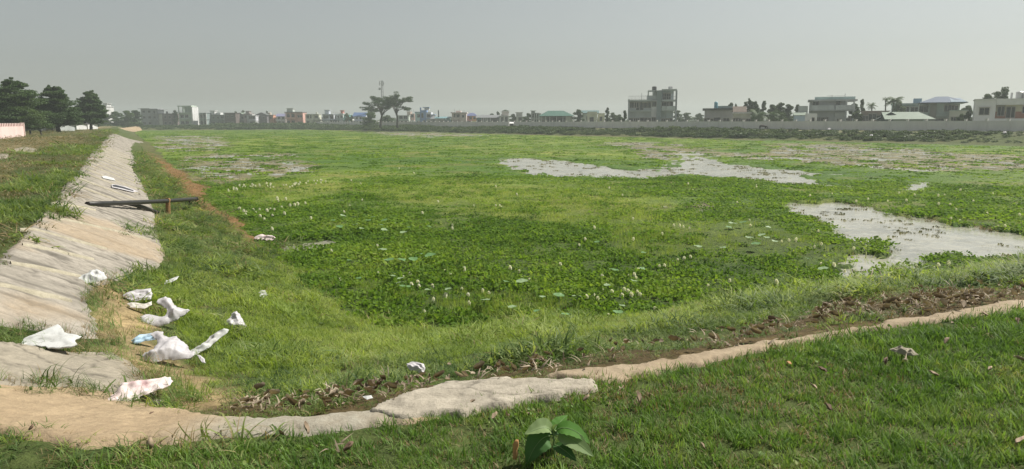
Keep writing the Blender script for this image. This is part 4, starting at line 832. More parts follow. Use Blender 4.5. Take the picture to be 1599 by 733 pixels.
# ------------------------------------------------------------------ boundary wall on the far bank
MWALL = wall_mat('boundary_plaster', (.83, .80, .78), .9, .08, .5); MCAP = wall_mat('pillar_plaster', (.74, .71, .68), .9, .15, 1.)
wroot = empty('boundary_wall', (WP[0], WP[1], 0), math.atan2(WD[1], WD[0])); tag(wroot, 'long pale concrete wall with regular pillars along the far embankment', 'wall')
pan = MB().box(.17, 2.83, -.07, .07, -.5, 1.36).box(.17, 2.83, -.10, .10, 1.362, 1.42).mesh('wall_panel', MWALL); pil = MB().box(-.17, .17, -.16, .16, -.5, 1.62).mesh('pillar', MWALL); capm = MB().box(-.21, .21, -.2, .2, 1.622, 1.74).mesh('pillar_cap', MCAP)
for i in range(-9, 100):
    s0 = i * 3.; o = link('pillar', pil, wroot); o.location = (s0, 0, 0); c = link('pillar_cap', capm, o)
    if i == 44: continue
    p_ = link('wall_panel', pan, wroot); p_.location = (s0, 0, random.uniform(-.02, .02))
# pink wall at left
MPINK = wall_mat('pink_limewash', (.80, .62, .58), .9, .18, .5); MRED = plain('dark_red_paint', (.22, .06, .05), .8)
a = Vector((-55.9, 81.4, 0)); b = Vector((-43.0, 51.8, 0)); dv = (b - a); pw = empty('pink_wall', a, math.atan2(dv.y, dv.x)); tag(pw, 'pale pink wall with a row of raised blocks along its top, at the left edge', 'wall')
MB().box(0, dv.length, -.12, .12, -.4, 1.22).build('wall_body', MPINK, pw); MB().box(.0, dv.length, -.08, .08, 1.222, 1.36).build('coping', MRED, pw)
mer = MB().box(-.17, .17, -.13, .13, 1.23, 1.55).mesh('block', MPINK); merd = MB().box(-.16, .16, -.10, .10, 1.37, 1.47).mesh('red_block', MRED)
k = 0; s0 = .2
while s0 < dv.length - .2:
    o = link('block', mer, pw); o.location = (s0, 0, 0); o = link('red_block', merd, pw); o.location = (s0 + .35, 0, 0); s0 += .7
MB().box(-.22, -.001, -.2, .2, -.4, 1.62).build('end_pillar', MPINK, pw)

# ------------------------------------------------------------------ buildings
_mc = {}
def WM(c, dirt=.3):
    k = (tuple(c), dirt)
    if k not in _mc: _mc[k] = wall_mat('plaster_%02d' % len(_mc), tuple(min(.8, v * 1.38 + .01) for v in c), .88, dirt, .35)
    return _mc[k]
MGL = plain('dark_window_glass', (.025, .03, .035), .15, 0, .3, 2); MFR = plain('window_frame_paint', (.42, .40, .36), .6); MDK = plain('dark_opening', (.03, .028, .026), .9)
MTG = plain('green_tin', (.045, .125, .095), .55, 0, .25, 1.2); MTB = plain('blue_tin', (.09, .15, .31), .5, 0, .2, 1.2); MTP = plain('pale_green_tin', (.19, .24, .19), .6, 0, .15, .8); MTG2 = plain('grey_tin', (.20, .21, .22), .6, 0, .2, 1.)
MTR = plain('brown_tile', (.12, .09, .07), .85, 0, .35, 2.); MTANK = plain('black_tank', (.03, .03, .035), .5); MTBLUE = plain('blue_tank', (.10, .32, .42), .5); MSTEEL = plain('steel_tank', (.5, .5, .5), .35, .6)
MRAIL = plain('rail_metal', (.25, .25, .26), .6)
class House:
    def __init__(s, label, px0, px1, top, D, wall, cat='house', name='house', yaw=0., depth=None, floors=2, base=-.4, dirt=.3):
        if yaw == 0 and px0 > 900: yaw = -math.atan(((px0 + px1) / 2 - CX) / F) * .9
        q_ = math.cos(yaw) - math.sin(yaw) * (px0 - CX) / F
        s.D = D; s.k = D / F / q_; s.W = (px1 - px0) * s.k; s.px0 = px0; s.H = zpix((px0 + px1) / 2, top, D) - base; s.base = base
        p = at(px0, D, base); s.r = empty(name, p, yaw); tag(s.r, label, cat); s.depth = depth or max(6, s.W * .8); s.m = WM(wall, dirt); s.fl = floors; s.fh = s.H / floors
    def X(s, px): return (px - s.px0) * s.k
    def Z(s, py): return zpix(s.px0, py, s.D) - s.base
    def body(s, x0=0, x1=None, z1=None, y0=0, y1=None, m=None, name='wall', z0=0, parent=None):
        x1 = s.W if x1 is None else x1; z1 = s.H if z1 is None else z1; y1 = s.depth if y1 is None else y1
        return MB().box(x0, x1, y0, y1, z0, z1).build(name, m or s.m, parent or s.r)
    def slab(s, z, x0=None, x1=None, out=.5, th=.18, y1=None, m=None, name='floor_slab'):
        x0 = -.25 if x0 is None else x0; x1 = s.W + .25 if x1 is None else x1
        return MB().box(x0, x1, -out, (y1 or s.depth) + .2, z, z + th).build(name, m or s.m, s.r)
    def win(s, x, z, w_=1.2, h_=1.3, y=0., frame=MFR, pane=MGL, name='window', sill=True):
        b = MB(); t = .09; x0, x1, z0, z1 = x - w_ / 2, x + w_ / 2, z, z + h_
        b.box(x0 - t, x0, y - .07, y + .02, z0 - t, z1 + t).box(x1, x1 + t, y - .07, y + .02, z0 - t, z1 + t).box(x0, x1, y - .07, y + .02, z0 - t, z0).box(x0, x1, y - .07, y + .02, z1, z1 + t)
        if name == 'window': b.box(x - .03, x + .03, y - .06, y + .01, z0, z1)
        if sill: b.box(x0 - .15, x1 + .15, y - .35, y + .02, z1 + t + .002, z1 + t + .08)
        f = b.build(name, frame, s.r); MB().box(x0, x1, y - .03, y + .015, z0, z1).build('pane', pane, f); return f
    def winside(s, y, z, w_=1.1, h_=1.2, left=False):
        x = 0 if left else s.W; e = -1 if left else 1; a, b_ = sorted((x - e * .02, x + e * .07)); a2, b2 = sorted((x - e * .01, x + e * .03)); b = MB()
        b.box(a, b_, y - w_ / 2 - .08, y - w_ / 2, z - .08, z + h_ + .08).box(a, b_, y + w_ / 2, y + w_ / 2 + .08, z - .08, z + h_ + .08).box(a, b_, y - w_ / 2, y + w_ / 2, z + h_, z + h_ + .08)
        f = b.build('window', MFR, s.r); MB().box(a2, b2, y - w_ / 2, y + w_ / 2, z, z + h_).build('pane', MGL, f)
    def door(s, x, z, w_=1., h_=2.05, y=0.): return s.win(x, z, w_, h_, y, name='door', sill=False)
    def grid(s, cols, rows, w_=1.1, h_=1.25, doors=()):
        for j in rows:
            for i, c in enumerate(cols):
                if (i, j) in doors: s.door(c * s.W, j * s.fh + .1)
                else: s.win(c * s.W, j * s.fh + .95, w_, h_)
    def parapet(s, z=None, x0=0, x1=None, h_=.8, m=None):
        z = s.H if z is None else z; x1 = s.W if x1 is None else x1; d = s.depth; t = .12
        b = MB().box(x0, x1, 0.002, t, z, z + h_).box(x0, x1, d - t, d, z, z + h_).box(x0, x0 + t, t, d - t, z, z + h_).box(x1 - t, x1, t, d - t, z, z + h_); return b.build('parapet', m or s.m, s.r)
    def rail(s, z, x0, x1, y=-1., h_=.9, m=MRAIL):
        b = MB().box(x0, x1, y - .03, y + .03, z + h_ - .06, z + h_).box(x0, x1, y - .02, y + .02, z + .1, z + .15); n = max(2, int((x1 - x0) / .35))
        for i in range(n + 1): x = x0 + (x1 - x0) * i / n; b.box(x - .02, x + .02, y - .018, y + .018, z, z + h_ - .06)
        return b.build('railing', m, s.r)
    def balcony(s, z, x0, x1, out=1.2, solid=True, m=None):
        b = MB().box(x0, x1, -out, -.002, z, z + .15)
        if solid: b.box(x0, x1, -out, -out + .1, z + .15, z + .95).box(x0, x0 + .1, -out + .1, -.002, z + .15, z + .95).box(x1 - .1, x1, -out + .1, -.002, z + .15, z + .95)
        f = b.build('balcony', m or s.m, s.r)
        if not solid: s.rail(z + .15, x0, x1, -out + .05)
        return f
    def cols(s, xs, z0, z1, y=-1., r=.14, m=None):
        for x in xs: MB().box(x - r, x + r, y - r, y + r, z0, z1).build('column', m or s.m, s.r)
    def gable(s, x0, x1, z0, z1, m, over=.5, y0=None, y1=None, axis='x', name='roof'):
        y0 = -over if y0 is None else y0; y1 = s.depth + over if y1 is None else y1; x0 -= over; x1 += over; t = .1
        if axis == 'x': yc = (y0 + y1) / 2; v = [(x0, y0, z0), (x1, y0, z0), (x1, yc, z1), (x0, yc, z1), (x0, y1, z0), (x1, y1, z0)]
        else: xc = (x0 + x1) / 2; v = [(x0, y0, z0), (x0, y1, z0), (xc, y1, z1), (xc, y0, z1), (x1, y0, z0), (x1, y1, z0)]
        v2 = [(a, b, c - t) for a, b, c in v]; f = [(0, 1, 2, 3), (3, 2, 5, 4)] + [(9, 8, 7, 6), (10, 11, 8, 9)] + [(0, 6, 7, 1), (5, 11, 10, 4), (0, 3, 9, 6), (3, 4, 10, 9), (1, 7, 8, 2), (2, 8, 11, 5)]
        o = MB().add(v + v2, f).build(name, m, s.r)
        g_ = [(x0 + over, y0 + over, z0), (x0 + over, y1 - over, z0)] if axis == 'x' else None
        if axis == 'x':
            for xx in (x0 + over + .002, x1 - over - .102): MB().add([(xx, y0 + over, z0 - t), (xx, y1 - over, z0 - t), (xx, (y0 + y1) / 2, z1 - t - .05), (xx + .1, y0 + over, z0 - t), (xx + .1, y1 - over, z0 - t), (xx + .1, (y0 + y1) / 2, z1 - t - .05)], [(0, 1, 2), (5, 4, 3), (0, 3, 4, 1), (1, 4, 5, 2), (2, 5, 3, 0)]).build('gable_wall', s.m, s.r)
        else:
            for yy in (y0 + over + .002, y1 - over - .102): MB().add([(x0 + over, yy, z0 - t), (x1 - over, yy, z0 - t), ((x0 + x1) / 2, yy, z1 - t - .05), (x0 + over, yy + .1, z0 - t), (x1 - over, yy + .1, z0 - t), ((x0 + x1) / 2, yy + .1, z1 - t - .05)], [(0, 1, 2), (5, 4, 3), (0, 3, 4, 1), (1, 4, 5, 2), (2, 5, 3, 0)]).build('gable_wall', s.m, s.r)
        return o
    def hip(s, x0, x1, z0, z1, m, over=.8, y1=None, ridge=.3, y0=0.):
        y0 = y0 - over; y1 = (y1 or s.depth) + over; x0 -= over; x1 += over; L_ = x1 - x0; a = x0 + L_ * (.5 - ridge / 2); b = x0 + L_ * (.5 + ridge / 2); yc = (y0 + y1) / 2
        v = [(x0, y0, z0), (x1, y0, z0), (x1, y1, z0), (x0, y1, z0), (a, yc, z1), (b, yc, z1)]; v += [(p_, q_, z0 - .12) for p_, q_, _ in v[:4]]
        return MB().add(v, [(0, 1, 5, 4), (1, 2, 5), (2, 3, 4, 5), (3, 0, 4), (6, 9, 8, 7), (0, 6, 7, 1), (1, 7, 8, 2), (2, 8, 9, 3), (3, 9, 6, 0)]).build('roof', m, s.r)
    def hut(s, x0, x1, z1, y0=.5, y1=4., m=None, slab=True):
        o = s.body(x0, x1, s.H + z1 - .15, y0, y1, m, 'stair_tower', s.H + .001)
        if slab: MB().box(x0 - .4, x1 + .4, y0 - .4, y1 + .4, s.H + z1 - .148, s.H + z1).build('tower_slab', m or s.m, o)
        return o
    def tank(s, x, y=1.5, m=MTANK, r=.55, h_=1.3, z=None, stand=.0):
        z = s.H if z is None else z; b = MB()
        if stand:
            for a in (-.45, .45):
                for c in (-.45, .45): b.box(x + a - .04, x + a + .04, y + c - .04, y + c + .04, z, z + stand)
        b.tube([(x, y, z + stand), (x, y, z + stand + h_ * .9), (x, y, z + stand + h_)], [r, r, r * .6], 14); return b.build('water_tank', m, s.r)
    def rods(s, n=5, h_=.9, z=None):
        z = s.H if z is None else z
        for i in range(n): x = s.W * (i + .5) / n; b = MB().tube([(x, .3, z), (x + .05, .3, z + h_ * random.uniform(.6, 1.2))], .05, 5); b.build('rebar', MRAIL, s.r)

# --- left far row (about 400 m away)
h = House('small pinkish white house top behind the right side of the last big tree', 157, 168, 167, 330, (.72, .64, .62), depth=6, floors=3); h.body(); h.win(h.W * .35, 5.5); h.win(h.W * .7, 5.5); h.slab(h.H + .002); h.hut(h.W * .5, h.W, 1.6)
h = House('grey three storey house with layered flat roofs and a right side coloured cream for sunlight', 221, 247, 170, 395, (.25, .26, .27), floors=3); h.body(0, None, None); h.slab(h.H + .002, -1.2, h.W * .55); h.slab(h.fh * 2 + .3, h.W * .6, h.W + 3.2, .8); h.slab(h.H - .6, h.W * .55, h.W + 2.0, .8, m=MTG2)
h.body(h.W + .002, h.W + 3.1, h.fh * 2 + .29, .5, h.depth, WM((.72, .66, .52)), 'side_wing'); h.body(h.W + 3.102, h.W + 4.6, h.fh * .95, 0, 5, WM((.72, .66, .52)), 'porch'); h.grid((.18, .5), (0, 1, 2), 1.4, 1.2); h.balcony(h.fh, h.W * .4, h.W, 1.); h.win(h.W * .8, h.fh + .9); h.door(h.W * .8, h.fh * 2 + .05)  # cream side wing: sunlight on the right face put into its colour
h = House('low dark brick house between the layered roof house and the green terraced one', 254, 277, 178, 385, (.14, .11, .11), floors=2); h.body(); h.slab(h.H + .002); h.grid((.2, .5, .8), (0, 1)); h.rods(); h.tank(h.W * .25)
h = House('tall green and white house with an open roofed top terrace', 280, 300, 166, 380, (.48, .56, .48), floors=3); h.body(0, None, h.fh * 2); h.slab(h.H - .25, th=.5); h.cols((.1, h.W * .33, h.W * .66, h.W - .1), h.fh * 2, h.H - .25, .1, .18); h.cols((.1, h.W - .1), h.fh * 2, h.H - .25, h.depth - .2, .18)
h.body(h.W * .25, h.W * .75, h.H - .25, 3, h.depth - 1, None, 'terrace_room', h.fh * 2 + .002); h.slab(h.fh * 2 - .1, out=1.4); h.slab(h.fh - .1, out=1.4); h.rail(h.fh * 2 + .08, 0, h.W, -1.3); h.rail(h.fh + .08, 0, h.W, -1.3); h.grid((.25, .6), (0, 1), 1.7, 1.4); h.body(h.W + .27, h.W + 1., h.H - .5, -1.3, h.depth, WM((.75, .72, .66)), 'side_wall')
h = House('small white and pink house with thin pillars right of the green terraced one', 303, 314, 178, 390, (.70, .62, .60), floors=2); h.body(); h.cols((0.2, h.W * .5, h.W - .2), 0, h.H, -1.2); h.slab(h.H + .002, out=1.4); h.slab(h.fh, out=1.4); h.door(h.W * .3, h.fh + .2); h.win(h.W * .75, h.fh + 1); h.door(h.W * .5, .1)
h = House('open white framed shop block with dark bays', 313, 323, 177, 380, (.20, .25, .25), floors=2); h.body(); h.cols((0, h.W * .5, h.W), 0, h.H, -.5, .16, WM((.66, .66, .64))); h.slab(h.H + .002); h.slab(h.fh); h.grid((.25, .75), (0, 1), 1.2, 1.6)
h = House('dark house with a small white room and shelter on its flat roof', 323, 350, 180, 385, (.17, .20, .19), floors=2); h.body(); h.slab(h.H + .002); h.grid((.15, .4, .65, .88), (0, 1)); h.hut(h.W * .2, h.W * .45, 2.4, m=WM((.66, .64, .60))); h.body(h.W * .5, h.W * .78, h.H + 1.3, .5, 4, WM((.78, .78, .74)), 'roof_room', h.H + .19); h.balcony(h.fh, h.W * .7, h.W, 1.); h.body(h.W + .26, h.W + .8, h.H, -.4, 5, WM((.66, .62, .60)), 'side_wall')
h = House('dark brown brick block with a flat overhanging roof', 351, 368, 177, 375, (.11, .085, .08), floors=2); h.body(); h.slab(h.H + .002, out=.8); h.grid((.3, .7), (0, 1), .9, 1.1); h.rods(6, .7)
h = House('grey house under a pale greenish tin gable', 368, 383, 181, 385, (.28, .28, .27), floors=2); h.body(); h.gable(0, h.W, h.H, h.H + 1.7, MTP, axis='y'); h.grid((.28, .72), (0, 1)); h.slab(h.fh, out=1., th=.15)
h = House('narrow brownish house with a roof tank and a white edge', 381, 391, 178, 382, (.30, .26, .25), floors=2); h.body(); h.slab(h.H + .002); h.tank(h.W * .5); h.hut(h.W * .3, h.W * .8, 1.5); h.grid((.3, .7), (1,)); h.body(h.W + .26, h.W + 1.1, h.H - .3, 0, 5, WM((.74, .72, .70)), 'side_wall')
h = House('low white house with a dark blue balcony front', 388, 400, 181, 375, (.52, .52, .56), floors=2); h.body(); h.slab(h.fh, out=1.3); h.slab(h.H + .002, out=1.3); h.cols((0, h.W), 0, h.H, -1.1); h.grid((.3, .7), (1,), 1.6, 1.3); h.win(h.W * .5, .8, 2.6, 1.2); h.rail(h.fh + .18, 0, h.W, -1.2)
h = House('dark grey house with a low rounded gable roof', 400, 417, 180, 380, (.13, .12, .13), floors=2); h.body(); h.gable(0, h.W, h.H, h.H + 1.4, plain('dark_tin', (.10, .11, .11), .7), axis='y'); h.grid((.3, .7), (0, 1), 1., 1.)
h = House('bare orange brick wall house with a roof water tank', 417, 427, 180, 384, (.50, .27, .18), floors=2); h.body(); h.slab(h.H + .002, th=.12); h.tank(h.W * .3, m=WM((.5, .48, .42)), r=1., h_=1.5); h.win(h.W * .6, h.fh + .9, .8, 1.); h.body(h.W + .26, h.W + 2.2, h.H - 1.2, .5, 5, WM((.42, .22, .15)), 'lean_to')
h = House('white and blue house with a violet blue tin roof', 432, 446, 182, 378, (.62, .63, .66), floors=2); h.body(); h.gable(0, h.W, h.H, h.H + 1.4, plain('violet_tin', (.22, .22, .36), .6), axis='x'); h.grid((.28, .72), (0, 1), 1.1, 1.1); h.balcony(h.fh, 0, h.W * .5, 1.)
h = House('salmon pink three level house with dark open balconies', 447, 473, 176, 370, (.60, .33, .28), floors=2); h.body(0, h.W); h.slab(h.H + .002, out=1.6, m=WM((.16, .16, .17)), th=.35); h.balcony(h.fh, 0, h.W * .6, 1.6); h.balcony(h.fh * .02 + .1, 0, h.W * .6, 1.6); h.cols((.1, h.W * .3, h.W * .6), 0, h.H, -1.5, .14); h.grid((.15, .42), (0, 1), 1.4, 1.5); h.grid((.75, .9), (0, 1), 1., 1.); h.hut(h.W * .05, h.W * .4, 2.2, m=WM((.42, .45, .42))); h.rods(4)
h = House('pale cream green two storey house with dark square windows and roof ledge', 477, 497, 179, 365, (.56, .57, .48), floors=2); h.body(0, h.W * .58); h.body(h.W * .58 + .002, h.W, None, 1.2); h.slab(h.H + .002, out=.7); h.slab(h.fh, out=.5); h.win(h.W * .2, h.fh + .9, 1.4, 1.4); h.win(h.W * .2, .9, 1.4, 1.4); h.win(h.W * .42, h.fh + .9, .7, 1.5); h.win(h.W * .8, h.fh + .9, 1.6, 1.2, 1.2); h.win(h.W * .8, .9, 1.6, 1.2, 1.2); h.tank(h.W * .85, m=WM((.5, .52, .48)))
h = House('low purple grey house squeezed behind the cream green one', 498, 506, 184, 372, (.36, .33, .38), floors=1); h.body(); h.slab(h.H + .002); h.grid((.3, .7), (0,))
h = House('grey blue house with dark stair bay and small roof shelter', 504, 520, 179, 365, (.44, .47, .52), floors=2); h.body(0, h.W * .65); h.body(h.W * .65 + .002, h.W, None, 1.); h.slab(h.H + .002, out=.8); h.slab(h.fh, out=.8); h.hut(h.W * .2, h.W * .6, 2.3); h.win(h.W * .85, h.fh + .6, 1.6, 1.9, 1.); h.win(h.W * .85, .6, 1.6, 1.9, 1.); h.win(h.W * .2, h.fh + .9); h.win(h.W * .45, h.fh + .9)
h = House('mint grey house with slender pillars and rebar on the roof', 520, 531, 179, 370, (.50, .58, .55), floors=2); h.body(); h.slab(h.H + .002); h.slab(h.fh, out=1.); h.cols((0, h.W * .33, h.W * .66, h.W), 0, h.H, -.9, .12); h.grid((.3, .7), (0, 1), 1., 1.2); h.rods(6, 1.3)
h = House('narrow white house with a dark red ground floor band', 531, 536, 178, 366, (.66, .64, .66), floors=2); h.body(); h.slab(h.H + .002); h.win(h.W * .5, h.fh + .9, .8, 1.2); h.body(-.1, h.W + .1, 1.2, -.3, 0, WM((.35, .12, .10)), 'red_band'); h.hut(h.W * .2, h.W * .9, 1.8, m=WM((.40, .16, .14)))
h = House('small teal house with a wide window', 537, 546, 180, 362, (.22, .45, .42), floors=1); h.body(); h.slab(h.H + .002); h.win(h.W * .5, 2.2, 1.6, 1.4); h.body(h.W + .26, h.W + 1.2, h.H - 1, 0, 5, WM((.70, .70, .64)), 'side_wall')
h = House('pale lilac house under a blue tin roof with a long veranda', 553, 570, 182, 345, (.52, .53, .60), floors=2); h.body(); h.gable(0, h.W, h.H, h.H + 1.9, MTB, axis='x', over=.6); h.grid((.25, .6), (1,), .9, 1.); h.body(-.6, h.W + 3, h.fh * .9, -2, -.002, None, 'veranda'); MB().box(-1, h.W + 3.4, -2.5, .0, h.fh * .9 + .002, h.fh * .9 + .2).build('veranda_roof', MTG2, h.r); h.win(h.W * .6, .7, 1., 1., -2.); h.win(h.W * .9, .7, 1., 1., -2.)
h = House('low shed with a pale flat tin roof under the left central tree', 568, 588, 189.3, 320, (.30, .28, .26), name='shed', cat='shed', floors=1); h.body(0, h.W, h.H - .25); MB().box(-.8, h.W + .8, -1., h.depth + .5, h.H - .248, h.H).build('roof', plain('whitish_tin', (.62, .62, .60), .6), h.r); h.grid((.2, .5, .8), (0,), 1.2, .8)
# --- behind the pillared wall
h = House('grey green two storey house with paired windows right of the central trees', 619, 638, 181, 330, (.40, .44, .39), floors=2); h.body(); h.slab(h.H + .002); h.slab(h.fh, out=.4); h.win(h.W * .38, h.fh + .9, 1.5, 1.3); h.win(h.W * .74, h.fh + .9, 1.5, 1.3); h.win(h.W * .38, .8, 1.2, 1.3); h.win(h.W * .74, .8, 1.5, 1.3)
h = House('tall narrow brown and grey unfinished house with roof pillars', 636, 647, 175, 335, (.36, .31, .27), floors=2); h.body(0, h.W * .45); h.body(h.W * .45 + .002, h.W, h.H - .8, .8, None, WM((.42, .28, .24))); h.slab(h.H + .002, None, h.W * .5); h.rods(4, 1.6); h.win(h.W * .7, h.fh + .7, 1., 1.3, .8); h.body(h.W * .3, h.W * 1., h.fh * .8, -.8, -.002, WM((.60, .58, .58)), 'porch'); h.door(h.W * .6, .3, 1., 1.8, -.8)
h = House('bright blue house with a light blue wing, white right bay and roof canopy', 648, 677, 175.5, 325, (.17, .27, .50), floors=2); LBL = WM((.42, .56, .66)); WBL = WM((.64, .70, .78)); h.body(0, h.W * .28, h.H, .3, None, LBL); h.body(h.W * .28 + .002, h.W * .60, h.H + .9); h.body(h.W * .60 + .002, h.W * .86, h.H, .3, None, WBL); h.body(h.W * .86 + .002, h.W, h.H - 1.2, 1., None, WM((.45, .44, .48)))
h.win(h.W * .20, h.fh + .8, 1.2, 1.3, .3); h.win(h.W * .20, .8, 1.2, 1.3, .3); h.win(h.W * .40, h.fh + .6, .8, 2.); h.win(h.W * .5, .6, .7, 1.8); h.win(h.W * .74, h.fh + .8, 1.4, 1.2, .3); h.win(h.W * .74, .8, 1.4, 1.2, .3); h.slab(h.H + .002, -.1, h.W * .275, .3); h.slab(h.fh, h.W * .61, h.W + .4, 1.); h.slab(h.H - 1.19, h.W * .87, h.W + .6, .8)
MB().box(h.W * .44, h.W * .78, -.4, 4, h.H + 2.0, h.H + 2.3).build('roof_canopy', WM((.16, .26, .42)), h.r); h.body(h.W * .5, h.W * .74, h.H + 1.99, 1, 3.6, WBL, 'stair_room', h.H + .902); h.cols((h.W * .31,), h.H + .9, h.H + 2.1, .3, .3)
h = House('small greyish pavilion with curved double eaves beside the blue house', 674, 681, 183, 310, (.48, .45, .45), name='pavilion', cat='pavilion', floors=1); h.body(.3, h.W - .3, h.H - .8); h.hip(0, h.W, h.H - .8, h.H + .5, MTG2, .7, 4.); h.hip(.4, h.W - .4, h.H * .55, h.H * .7, MTG2, 1.3, 4.); h.door(h.W * .5, .5)
h = House('long low teal and glass shed behind the wall', 680, 702, 185, 300, (.20, .34, .37), name='shed', cat='shed', floors=1); h.body(0, h.W * .6, None, 0, None, WM((.44, .42, .40))); h.body(h.W * .6 + .002, h.W, h.H - .5); h.gable(0, h.W, h.H, h.H + .7, plain('teal_tin', (.16, .30, .33), .5), axis='x', over=.4); h.grid((.3, .5, .7, .85), (0,), 1.2, 1.3); h.tank(h.W * .2, m=MTG2, r=.3, h_=3.5)
h = House('beige pink house with open left balconies and blank right wall', 706, 728, 177, 300, (.56, .47, .45), floors=2); h.body(0, h.W * .55, None, 1.6); h.body(h.W * .55 + .002, h.W); h.slab(h.H + .002, -.6, None, .4, .35); h.balcony(h.fh, 0, h.W * .55, .9); h.balcony(.4, 0, h.W * .55, .9); h.cols((.1, h.W * .27), 0, h.H, -.7); h.win(h.W * .77, h.fh + .9, .9, .9); h.win(h.W * .77, .7, .9, .8); h.door(h.W * .2, h.fh + .3, 1, 2, 1.6); h.win(h.W * .4, h.fh + .9, 1, 1.1, 1.6); h.body(h.W * .25, h.W * .6, h.H + 1., 2, 5, None, 'stair_tower', h.H + .36); h.rods(3, 1.6)
h = House('orange house with a dark blue hipped roof', 728, 744, 181, 305, (.60, .30, .16), floors=2); h.body(0, h.W * .55, None, 0, None, WM((.48, .22, .22))); h.body(h.W * .55 + .002, h.W); h.hip(0, h.W, h.H, h.H + 1.2, plain('dark_blue_tin', (.10, .12, .25), .6), .5); h.win(h.W * .42, h.fh + .6, 1., 1.2); h.win(h.W * .8, h.fh + .7, .9, .9); h.win(h.W * .25, .7); h.body(h.W * .5, h.W * .9, h.fh, -1.2, -.002, WM((.55, .55, .30)), 'porch')
h = House('teal tin workshop with a low sloping roof', 744, 753, 184, 290, (.14, .32, .33), name='shed', cat='shed', floors=1); h.body(); h.gable(0, h.W, h.H, h.H + 1., MTG2, axis='x', over=.3); h.win(h.W * .5, 1.5, 1.4, 1.)
h = House('wide dark open shed with grey roof and white doorway frames', 752, 780, 184, 285, (.16, .16, .16), name='shed', cat='shed', floors=1); h.body(); h.gable(0, h.W, h.H, h.H + 1.1, MTG2, axis='x', over=.5); h.cols([h.W * t for t in (.02, .12, .24, .34, .48, .98)], 0, h.H - .1, -.3, .16, WM((.55, .55, .54))); h.door(h.W * .6, .2, 2., 2.2); h.door(h.W * .82, .2, 2.4, 2.2)
h = House('white house with two dark arched windows and an upper room', 780, 794, 182, 280, (.66, .66, .62), floors=1); h.body(); h.slab(h.H + .002, out=.4, th=.25); h.win(h.W * .3, 1.8, .9, 1.8); h.win(h.W * .75, 1.8, .9, 1.8); h.body(h.W * .25, h.W, h.H + 1.9, 2, 6, WM((.50, .46, .42)), 'upper_room', h.H + .26); h.slab(h.H + 1.9, h.W * .2, h.W + .3, -1.5)
h = House('pale block with a raised grey tank room left of the grey frame house', 806, 818, 183, 285, (.52, .54, .50), floors=1); h.body(); h.slab(h.H + .002); h.hut(0, h.W * .8, 1.9, m=WM((.40, .40, .38))); h.win(h.W * .5, 2.1, 1.3, 1.4)
h = House('grey concrete frame house with tall dark openings', 830, 844, 178, 270, (.26, .29, .27), floors=2); h.body(); h.slab(h.H + .002); h.hut(0, h.W * .4, 1.2); h.cols((.1, h.W * .3, h.W * .55, h.W * .8), 0, h.H, -.6, .14, WM((.42, .44, .42))); h.grid((.18, .42, .68), (0, 1), .9, 1.6)
h = House('long hall with a green tin roof, open veranda and cream end wall', 845, 893, 181.3, 235, (.46, .46, .40), name='hall', cat='hall', floors=1, depth=10); h.body(0, h.W * .8, None, 2.4, None, WM((.30, .32, .30))); h.body(h.W * .8 + .002, h.W, None, 0, None, WM((.60, .60, .50))); h.hip(0, h.W, h.H, h.H + 1.75, MTG, .7, ridge=.45); h.cols([h.W * t for t in (.02, .14, .28, .5, .7)], 0, h.H - .13, .2, .13, WM((.62, .62, .60))); h.grid((.08, .2), (0,), 1.2, 1.2)
for t in (.36, .62): h.win(h.W * t, 1.5, 3.2, 1.6, 2.4)
for c_ in [o for o in h.r.children if o.name.startswith('window')][:2]: c_.location.y = 2.38
h = House('cream house front with dark doorway under a blue green tin roof', 917, 932, 177, 225, (.58, .56, .44), floors=1); h.body(); h.parapet(h_=.5); h.door(h.W * .45, 1.2, 1.2, 1.9); h.slab(h.H - .4, out=.25, th=.2); h.body(h.W + .27, h.W + 2.2, h.H - .7, 1, 5, WM((.62, .56, .42)), 'side_wing'); h.win(h.W + 1.2, 2., .7, 1.2, 1.)
h = House('raised blue green tin roof behind the cream doorway house', 905, 932, 172.5, 245, (.40, .42, .38), name='shed', cat='shed', floors=1); h.body(1, h.W - 1, h.H - .9); h.gable(0, h.W, h.H - .9, h.H, plain('bluegreen_tin', (.11, .19, .19), .5), axis='x', over=.6); h.win(h.W * .5, 2.2)
h = House('low cream wall of a room beside the slender tree', 934, 944, 178, 235, (.62, .58, .46), floors=1); h.body(); h.slab(h.H + .002, out=.3); h.win(h.W * .4, 1.6, .8, 1.)
# --- the big three storey house
h = House('tall grey three storey house with stepped terraces, white stair panel and open balconies', 981, 1053.5, 157.5, 190, (.40, .43, .43), floors=2, depth=11)
X_, Z_ = h.X, h.Z; f1 = Z_(174.5); top2 = Z_(158.5)
h.body(X_(982.5), X_(1016), top2, 0.8); h.body(X_(1016) + .002, X_(1024), Z_(157), .2, 6, WM((.62, .64, .62)), 'stair_panel'); h.body(X_(1024) + .002, X_(1031), Z_(142), -.5, 7, WM((.20, .24, .25)), 'stair_tower'); h.body(X_(1031) + .002, X_(1049.5), Z_(142.5), 1.6, None, WM((.36, .41, .44)), 'right_wing')
h.slab(f1, -.1, X_(1015), .5, .3); h.slab(top2 + .002, -.2, X_(1016), .6, .35); h.slab(Z_(173.8), X_(1031.3), X_(1052.8), .9, .3, 5); h.slab(Z_(159), X_(1031.3), X_(1052.8), .9, .35, 5); h.slab(Z_(142.3), X_(1031.3), X_(1053.5), .9, .35, 5)
h.balcony(Z_(173.8) + .301, X_(1032), X_(1052), .9, True, WM((.44, .48, .48))); h.rail(Z_(159) + .36, X_(1032), X_(1052), -.8); h.rail(top2 + .36, 0, X_(1012), -.5, 1.)
h.cols((X_(1053),), 0, Z_(142.4), -.7, .22, WM((.26, .28, .30))); h.cols((X_(981.4),), 0, Z_(155.5), -.3, .2, WM((.30, .32, .33)))
